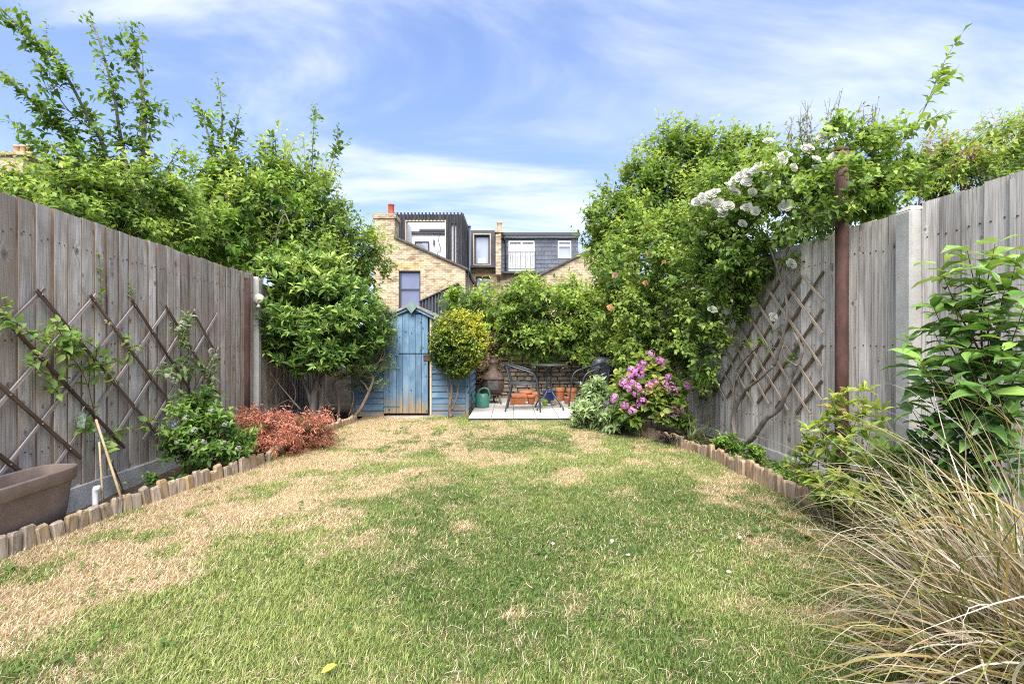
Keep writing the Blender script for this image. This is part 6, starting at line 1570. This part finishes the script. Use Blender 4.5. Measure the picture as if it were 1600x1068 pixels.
for px, py, Z in ((1087,316,4.55),(1097,309,4.5),(1109,305,4.5),(1117,300,4.5),(1127,331,4.5),(1138,322,4.45),(1139,290,4.45),(1130,335,4.5),(1167,270,4.2),(1166,285,4.2),(1187,260,4.15),(1181,266,4.12),(1195,258,4.15),(1214,255,4.0),(1226,244,4.0),(1222,252,3.98),(1257,235,3.85),(1264,231,3.85),(1204,297,4.05),(1212,290,4.08),(1167,324,4.35),(1180,330,4.3),(1228,322,3.95),(1304,246,3.7),(1200,221,4.2),(1208,495,4.38),(1113,484,4.85),(1450,232,3.9),(1236,412,4.15),(1150,283,4.5),(1101,318,4.6),(1122,318,4.55),(1146,300,4.5),(1158,276,4.35),(1176,300,4.4),(1198,272,4.2),(1240,262,4.0),(1275,250,3.9),(1250,290,4.0),(1120,350,4.8),(1160,350,4.6),(1285,215,3.95),(1100,365,4.9)):
    bloom(p11, px, py, Z-0.05, q.uniform(0.040,0.060), WHT, q)

# bird feeder behind the pole
bf = empty('bird_feeder', W(1328,322,3.72), 0, 'small hanging bird feeder beside the tall rusty pole', 'feeder')
MB().lathe([(0.001,0.0),(0.034,0.0),(0.036,0.012),(0.03,0.016)], 14).build('tray', M_IRON, bf)
MB().lathe([(0.026,0.016),(0.026,0.15)], 14).build('tube', M_CANE, bf)
MB().lathe([(0.034,0.15),(0.026,0.175),(0.001,0.185)], 14).build('cap', M_IRON, bf)
MB().tube([(0,0,0.18),(0,0,0.26),(-0.045,-0.03,0.29)], 0.002, 5).build('hanger', M_IRON, bf)

# --- hydrangea
rng = np.random.default_rng(116)
p12 = empty('hydrangea', (W(1022,0,5.75).x, 5.75, 0), 0, 'pink-purple mophead hydrangea bush beside the sage', 'hydrangea')
LV = Leaves()
sprigs(LV, rng, [blob(1005,614,5.75,40,40,0.32), blob(1042,622,5.65,32,36,0.28), blob(1020,585,5.8,30,30,0.26), blob(985,640,5.7,22,20,0.2), blob(1060,650,5.55,22,16,0.18)], 420, 0.12, 6, 0.085, 0.66, [(0.04,0.08,0.016),(0.09,0.155,0.028),(0.17,0.23,0.045),(0.36,0.36,0.09)], up=0.7, shell=0.5, clip=lambda p: p[:,2] > 0.04)
trunk(p12, (p12.location.x, 5.75, -0.05), [W(1000,600,5.75), W(1045,600,5.7), W(1018,565,5.8), W(985,630,5.7), W(1065,635,5.6)], 0.012, M_BARK, rng, 0.03)
finish(p12, LV, T_LEAF, M_LEAF, M_STEM_G, single=140)
HEADS = []
for k_ in range(3):
    v_, t_ = floret_head(40+k_, 44, 1.0, 0.72, 0.30); HEADS.append(mesh_np('mophead', v_, t_, M_PETAL))
q = random.Random(15)
for px, py in ((1018,552),(1032,565),(1003,571),(987,580),(999,583),(973,597),(983,592),(988,598),(980,606),(997,604),(1021,600),(1014,605),(1039,599),(1041,608),(1052,610),(1047,604),(1074,603),(994,614),(1008,614),(960,622),(976,633),(989,640),(1003,628),(1027,628),(1052,643),(1063,640),(1036,651),(1045,589)):
    r_ = (0.056 if q.random() < .65 else 0.043)*q.uniform(.9,1.15)
    o = link('flower_head', q.choice(HEADS), p12, W(px,py,5.38+q.uniform(-.05,.05))-p12.location, (0.9+q.uniform(-.3,.3),q.uniform(-.3,.3),q.uniform(0,6)), (r_,r_,r_))
    t = q.random(); o.color = (0.56+.16*t, 0.20+.16*t, 0.48+.12*t, 1)

# --- sage
rng = np.random.default_rng(117)
p13 = empty('sage_bush', (W(945,0,6.35).x, 6.35, 0), 0, 'grey-green sage bush spilling over the patio corner', 'sage')
LV = Leaves()
sprigs(LV, rng, [blob(940,634,6.35,38,34,0.34), blob(978,650,6.15,30,24,0.26), blob(915,650,6.4,20,18,0.2), blob(945,612,6.4,22,20,0.2), blob(955,655,6.1,40,16,0.2)], 430, 0.12, 8, 0.078, 0.36, [(0.075,0.12,0.045),(0.15,0.21,0.085),(0.24,0.31,0.14),(0.33,0.40,0.20)], up=0.8, shell=0.5, clip=lambda p: p[:,2] > 0.02, droop=0.3)
trunk(p13, (p13.location.x, 6.35, -0.05), [W(940,630,6.35), W(975,645,6.2), W(918,645,6.4)], 0.014, M_BARK, rng, 0.03)
finish(p13, LV, T_MID, M_LEAF, M_STEM_G, single=120)

# --- strap-leaved plants (ribbons)
def ribbons(rng, base, n, L_, w, az, spread, rise, cols, br=0.05, seg=9, twist=0.5, curl=0.0, gnd=0.0, wild=0.55, bmin=0.7, bmax=2.7, kink=0.02):
    """arching blades from a tuft; az centre direction, rise = start steepness"""
    a = az+rng.normal(0, spread, n) if spread < 3 else rng.uniform(0, 6.283, n)
    ln = L_*rng.uniform(0.6, 1.15, n); st = np.clip(rise+rng.normal(0,0.22,n), 0.15, 1.5)
    bend = rng.uniform(bmin, bmax, n)+curl*rng.random(n)**3*3
    p = np.array(base)+np.stack([np.cos(a)*br*rng.random(n), np.sin(a)*br*rng.random(n), np.zeros(n)], 1)
    side_curve = rng.normal(0, wild, n)
    V = []; el = st.copy(); az_ = a.copy(); ds = ln/seg
    ww = w*rng.uniform(0.55, 1.25, n)
    tw = rng.uniform(-twist, twist, n)
    for i in range(seg+1):
        f = i/seg
        d = np.stack([np.cos(el)*np.cos(az_), np.cos(el)*np.sin(az_), np.sin(el)], 1)
        s = np.stack([-np.sin(az_), np.cos(az_), np.zeros(n)], 1); nrm = np.cross(d, s)
        s2 = s*np.cos(tw*f*2)[:,None]+nrm*np.sin(tw*f*2)[:,None]
        wid = (ww*0.5*(0.65+0.7*math.sin(math.pi*min(1,f*0.9+0.12)))*(1-f**3*0.93))[:,None]
        V += [p-s2*wid, p+s2*wid]
        p = p+d*ds[:,None]; p[:,2] = np.maximum(p[:,2], gnd+0.012)
        el = el-bend/seg*(0.5+f)+rng.normal(0,kink,n)-(rng.random(n) < kink*0.10)*rng.uniform(.5,1.6,n); az_ = az_+side_curve/seg+rng.normal(0,kink*1.2,n)
    V = np.stack(V, 1); T = []
    for i in range(seg): T += [(2*i,2*i+1,2*i+3),(2*i,2*i+3,2*i+2)]
    T = np.array(T)[None]+(np.arange(n)*2*(seg+1))[:,None,None]
    C = np.repeat(cols, 2*(seg+1), 0)
    return V.reshape(-1,3), T.reshape(-1,3), C
def join(parts):
    V, T, C, b = [], [], [], 0
    for v, t, c in parts: V.append(v); T.append(t+b); C.append(c); b += len(v)
    return np.concatenate(V), np.concatenate(T), np.concatenate(C)
def tuft(name, label, cat, root_p, parts, mat, part='blades'):
    root = empty(name, root_p, 0, label, cat); V, T, C = join(parts)
    o = link(part, mesh_np(part, V-np.array(root_p), T, mat, C), root); o['kind'] = 'stuff'
    return root
rng = np.random.default_rng(118)
bp = tuple(W(1052,0,5.35)); bp = (bp[0], 5.35, 0.0)
cols = pal_pick(rng, [(0.012,0.012,0.014),(0.035,0.033,0.035),(0.10,0.10,0.10)], rng.random(150)**1.5)
mg = tuft('black_mondo_grass', 'dark strap-leaved grass tuft below the hydrangea at log edging', 'grass tuft', bp, [ribbons(rng, bp, 150, 0.30, 0.007, -2.2, 1.1, 0.9, cols, 0.08, 7)], M_STRAW)
cols = pal_pick(rng, [(0.08,0.13,0.04),(0.18,0.24,0.09),(0.34,0.34,0.18)], rng.random(60)); bp2 = (W(1078,0,5.2).x, 5.2, 0.0)
tuft('spider_plant', 'pale green strappy plant between hydrangea and fence', 'plant', bp2, [ribbons(rng, bp2, 60, 0.42, 0.012, -1.2, 1.3, 1.0, cols, 0.05, 8)], M_STRAW)

# --- low shrubs in the right bed
rng = np.random.default_rng(119)
AZ = [(0.04,0.08,0.018),(0.085,0.15,0.028),(0.17,0.25,0.042),(0.33,0.40,0.075),(0.42,0.30,0.12)]
p14 = empty('pieris_shrub', (W(1310,0,3.0).x, 3.0, 0), 0, 'loose shrub with lime-tipped whorled leaves before the tall rusty pole', 'shrub')
LV = Leaves()
tips = [W(1322,612,3.0),W(1300,640,3.05),W(1345,640,2.95),W(1270,690,3.1),W(1255,705,3.15),W(1320,690,2.85),W(1360,670,2.8),W(1290,700,3.0),W(1350,720,2.75),W(1310,745,2.8),W(1270,745,3.0),W(1375,640,2.85),W(1335,770,2.65),W(1290,765,2.85),W(1245,730,3.2),W(1380,700,2.7),W(1370,760,2.6),W(1330,655,2.95),W(1285,660,3.05),W(1262,672,3.1),W(1350,610,3.0),W(1308,625,3.05)]
cv = []
for tp in tips:
    b0 = Vector((p14.location.x+rng.uniform(-.2,.15), 2.95+rng.uniform(-.25,.2), 0.0)); mid = b0.lerp(tp, 0.55)+Vector(rng.normal(0,0.03,3))
    cv.append(curve_pts([b0, mid, tp], 4))
    for f, n_, tn in ((1.0, 15, 0.72), (0.9, 12, 0.5), (0.78, 10, 0.38), (0.62, 8, 0.25), (0.48, 6, 0.2)):
        c_ = np.array(b0.lerp(tp, f) if f < .55 else mid.lerp(tp, (f-.55)/.45)); t_ = norm((np.array(tp)-np.array(mid))[None]+rng.normal(0,.05,(1,3)))
        leaf_at(LV, rng, np.repeat(c_[None], n_, 0)+rng.normal(0,.008,(n_,3)), np.repeat(t_, n_, 0), np.arange(n_).astype(float), 0.058 if f > .8 else 0.062, 0.30, AZ, np.full(n_, tn), ang=1.15, droop=0.05, upn=0.6)
stems(p14, cv, [0.005]*len(cv), M_BARK, 'stem'); finish(p14, LV, T_LEAF, M_LEAF, None, single=280)
bp3 = (W(1312,0,2.85).x, 2.85, 0.0); cols = pal_pick(rng, [(0.06,0.11,0.05),(0.12,0.19,0.08)], rng.random(7))
tuft('iris', 'few upright sword-like iris leaves among the lime-tipped shrub', 'plant', bp3, [ribbons(rng, bp3, 7, 0.42, 0.026, 2.2, 0.5, 1.45, cols, 0.04, 7, 0.1)], M_STRAW)
p15 = empty('ground_cover_plant', (W(1140,0,4.9).x, 4.9, 0), 0, 'low green plant below the twisted rose trunk at edging', 'plant')
LV = Leaves(); sprigs(LV, rng, [blob(1135,690,4.85,22,14,0.2), blob(1165,706,4.6,26,11,0.2), blob(1215,735,4.0,34,16,0.2)], 260, 0.07, 7, 0.032, 0.5, GREEN_LT, up=0.8, shell=0.3, clip=lambda p: (p[:,2] > 0.0) & inR(p)); finish(p15, LV, T_MID, M_LEAF, M_STEM_G)
p16 = empty('ground_cover_plant', (W(330,0,4.4).x-0.25, 4.4, 0), 0, 'low leafy weeds at the fence foot behind bluebeard shrub', 'plant')
LV = Leaves(); sprigs(LV, rng, [(np.array([-2.75,4.7,0.05]), np.array([0.22,0.5,0.10])), (np.array([-2.8,5.7,0.05]), np.array([0.3,0.5,0.12])), (np.array([-2.7,3.75,0.02]), np.array([0.12,0.2,0.06]))], 300, 0.08, 7, 0.042, 0.45, GREEN_MID, up=0.8, shell=0.3, clip=lambda p: (p[:,2] > -0.02) & inL(p)); finish(p16, LV, T_MID, M_LEAF, M_STEM_G)

p18 = empty('underplanting', (2.15, 2.55, 0), 0, 'mixed low green foliage filling the bed under the glossy camellia', 'plant')
LV = Leaves(); sprigs(LV, rng, [blob(1425,790,2.5,50,50,0.2), blob(1480,830,2.3,60,50,0.2), blob(1400,730,2.65,35,40,0.15)], 150, 0.12, 8, 0.062, 0.36, GREEN_MID, up=0.7, shell=0.3, lump=0.3, clip=lambda p: (p[:,2] > 0.0) & inR(p)); finish(p18, LV, T_MID, M_LEAF, M_STEM_G, single=120)

# --- camellia
rng = np.random.default_rng(120)
p17 = empty('camellia', (2.12, 2.15, 0), 0, 'glossy large-leaved camellia shrub in front of the pale fence', 'shrub')
LV = Leaves(); CAMP = [(0.022,0.055,0.014),(0.045,0.105,0.022),(0.085,0.17,0.034),(0.16,0.26,0.055),(0.24,0.34,0.08)]
cv = []
ctips = [(1435,560,2.05,.5),(1455,470,2.2,.6),(1420,530,2.15,.6),(1470,420,2.25,.8),(1510,385,2.2,.9),(1555,380,2.1,.95),(1530,420,2.1,.7),(1590,400,2.0,.8),(1570,450,1.95,.6),(1490,470,2.1,.5),(1545,490,1.95,.55),(1600,480,1.9,.6),(1460,520,2.05,.4),(1510,540,1.95,.4),(1570,540,1.85,.45),(1490,590,1.95,.35),(1450,610,2.05,.4),(1540,600,1.85,.3),(1600,560,1.8,.4),(1425,640,2.1,.35),(1470,660,2.0,.3),(1520,660,1.9,.3),(1580,640,1.8,.3),(1450,710,2.1,.25),(1420,690,2.15,.3),(1500,720,1.95,.2),(1560,710,1.85,.2),(1460,780,2.05,.2),(1410,760,2.2,.2),(1640,460,1.9,.6),(1650,560,1.8,.5),(1520,800,1.9,.2),(1440,830,2.1,.15),(1480,850,2.0,.15)]
for px, py, Z, tn in ctips:
    tp = W(px, py, Z); b0 = Vector((2.1+rng.uniform(-.06,.06), 2.15+rng.uniform(-.06,.06), max(0.0, tp.z-0.45))); mid = b0.lerp(tp, 0.6)+Vector((0,0,-0.03))
    C_ = curve_pts([b0, mid, tp], 5); cv.append(C_); nL = 22
    u = np.linspace(0.30, 1.0, nL); A = np.array([tuple(c) for c in C_]); x_ = np.linspace(0,1,len(A))
    P = np.stack([np.interp(u, x_, A[:,k]) for k in range(3)], 1); t_ = norm(np.repeat((A[-1]-A[len(A)//2])[None], nL, 0)+np.array([0,0,.1]))
    leaf_at(LV, rng, P+rng.normal(0,.012,P.shape), t_, np.arange(nL).astype(float), 0.100*np.where(u > .92, .85, 1.0), 0.43, CAMP, tn*0.8+0.25*(u-.6), ang=1.2, upn=1.5, droop=0.0, jit=0.36, flat=0.6)
    LV.tw.append((P[:-1], P[1:], np.full(nL-1, .002)))
stems(p17, cv, [0.005]*len(cv), M_BARK_R, 'branch')
b = MB(); b.tube([(0,0,-0.05),(-0.02,0.0,0.5),(0.0,-0.02,1.0),(0.02,-0.05,1.3)], [0.022,0.018,0.013,0.006], 8); b.build('trunk', M_BARK, p17)
finish(p17, LV, T_LEAF, M_LEAF_GLOSS, M_BARK_R, single=300, single_mat=M_CAM_OBJ)

# --- arching sedge in the near corner
rng = np.random.default_rng(121)
SEDGE = (1.66, 1.47, 0.0)
def sedge_cols(n, pale):
    A = pal_pick(rng, [(0.10,0.13,0.035),(0.18,0.20,0.055),(0.28,0.26,0.09),(0.40,0.26,0.08)], rng.random(n))
    B_ = pal_pick(rng, [(0.30,0.21,0.12),(0.46,0.37,0.24),(0.60,0.53,0.40),(0.70,0.65,0.54)], rng.random(n))
    return np.where((rng.random(n) < pale)[:,None], B_, A)
parts = []
for n, L_, az, spd, rise, pale, curl, wild, off in (
        (330, 0.78, 0, 9, 0.85, 0.40, 0.2, 0.7, (0,0)), (190, 0.82, math.pi*0.9, 1.0, 0.95, 0.40, 0.2, 0.6, (0,.03)), (180, 0.72, math.pi*1.1, 1.1, 0.7, 0.55, 0.2, 0.8, (-.06,-.12)),
        (110, 0.85, math.pi*0.9, 1.4, 1.15, 0.95, 1.6, 1.9, (0,0)), (150, 1.05, math.pi*0.8, 0.9, 1.3, 0.45, 0.5, 1.1, (.12,.05)), (130, 1.1, math.pi*0.95, 0.9, 1.15, 0.6, 0.5, 1.2, (.1,-.05)), (120, 1.0, math.pi*0.6, 1.2, 1.35, 0.6, 0.8, 1.4, (.1,.0)), (220, 0.60, 0, 9, 0.6, 0.6, 0.2, 1.0, (-.10,-.20)), (240, 0.70, 0, 9, 0.9, 0.40, 0.3, 0.9, (.05,-.35)), (420, 0.35, 0, 9, 0.8, 0.85, 0.3, 0.8, (0,-.05)), (300, 0.36, 0, 9, 0.7, 0.8, 0.3, 0.8, (-.05,-.28))):
    bs = (SEDGE[0]+off[0], SEDGE[1]+off[1], 0.0); cl = sedge_cols(n, pale)
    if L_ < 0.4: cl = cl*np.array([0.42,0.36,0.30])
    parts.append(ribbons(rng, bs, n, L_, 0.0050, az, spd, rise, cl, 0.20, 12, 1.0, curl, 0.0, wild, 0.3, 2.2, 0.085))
sg = tuft('arching_sedge', 'big tussock of arching straw and olive sedge blades in near corner', 'grass tuft', SEDGE, parts, M_STRAW)

# --- fallen bits on the lawn
q = random.Random(30); rngp = np.random.default_rng(7)
PET = mesh_np('petal', np.array([(0,0,0.004),(.5,.35,.12),(.42,.85,.2),(0,1,.12),(-.42,.85,.2),(-.5,.35,.12),(0,.5,.03)]), np.array([(6,0,1),(6,1,2),(6,2,3),(6,3,4),(6,4,5),(6,5,0)]), M_PETAL, smooth=True)
for px, py in ((983,877),(866,856),(956,856),(1159,848),(437,811),(1033,683),(958,684),(962,690),(1150,790),(1056,729),(1092,744),(1137,900),(627,742),(1240,960),(848,683)):
    Z = CAM_Z*F/(py-HOR); o = link('fallen_petal', PET, None, (W(px,0,Z).x, Z, 0.030), (q.uniform(-.4,.4),q.uniform(-.4,.4),q.uniform(0,6)), (q.uniform(.012,.022),)*3)
    o.color = (0.8,0.8,0.76,1); tag(o, 'white rose petal lying on the lawn', 'petal', 'petals fallen on the lawn')
Z = CAM_Z*F/(1061-HOR)
o = link('fallen_leaf', mesh_np('fallen_leaf', T_LEAF[0], T_LEAF[1], M_LEAF_OBJ, smooth=True), None, (W(505,0,Z).x, Z-0.02, 0.035), (0.2,0.1,-0.9), (0.03,0.055,0.05)); o.color = (0.62,0.60,0.10,1)
tag(o, 'yellow fallen leaf on the grass at the bottom edge', 'leaf')
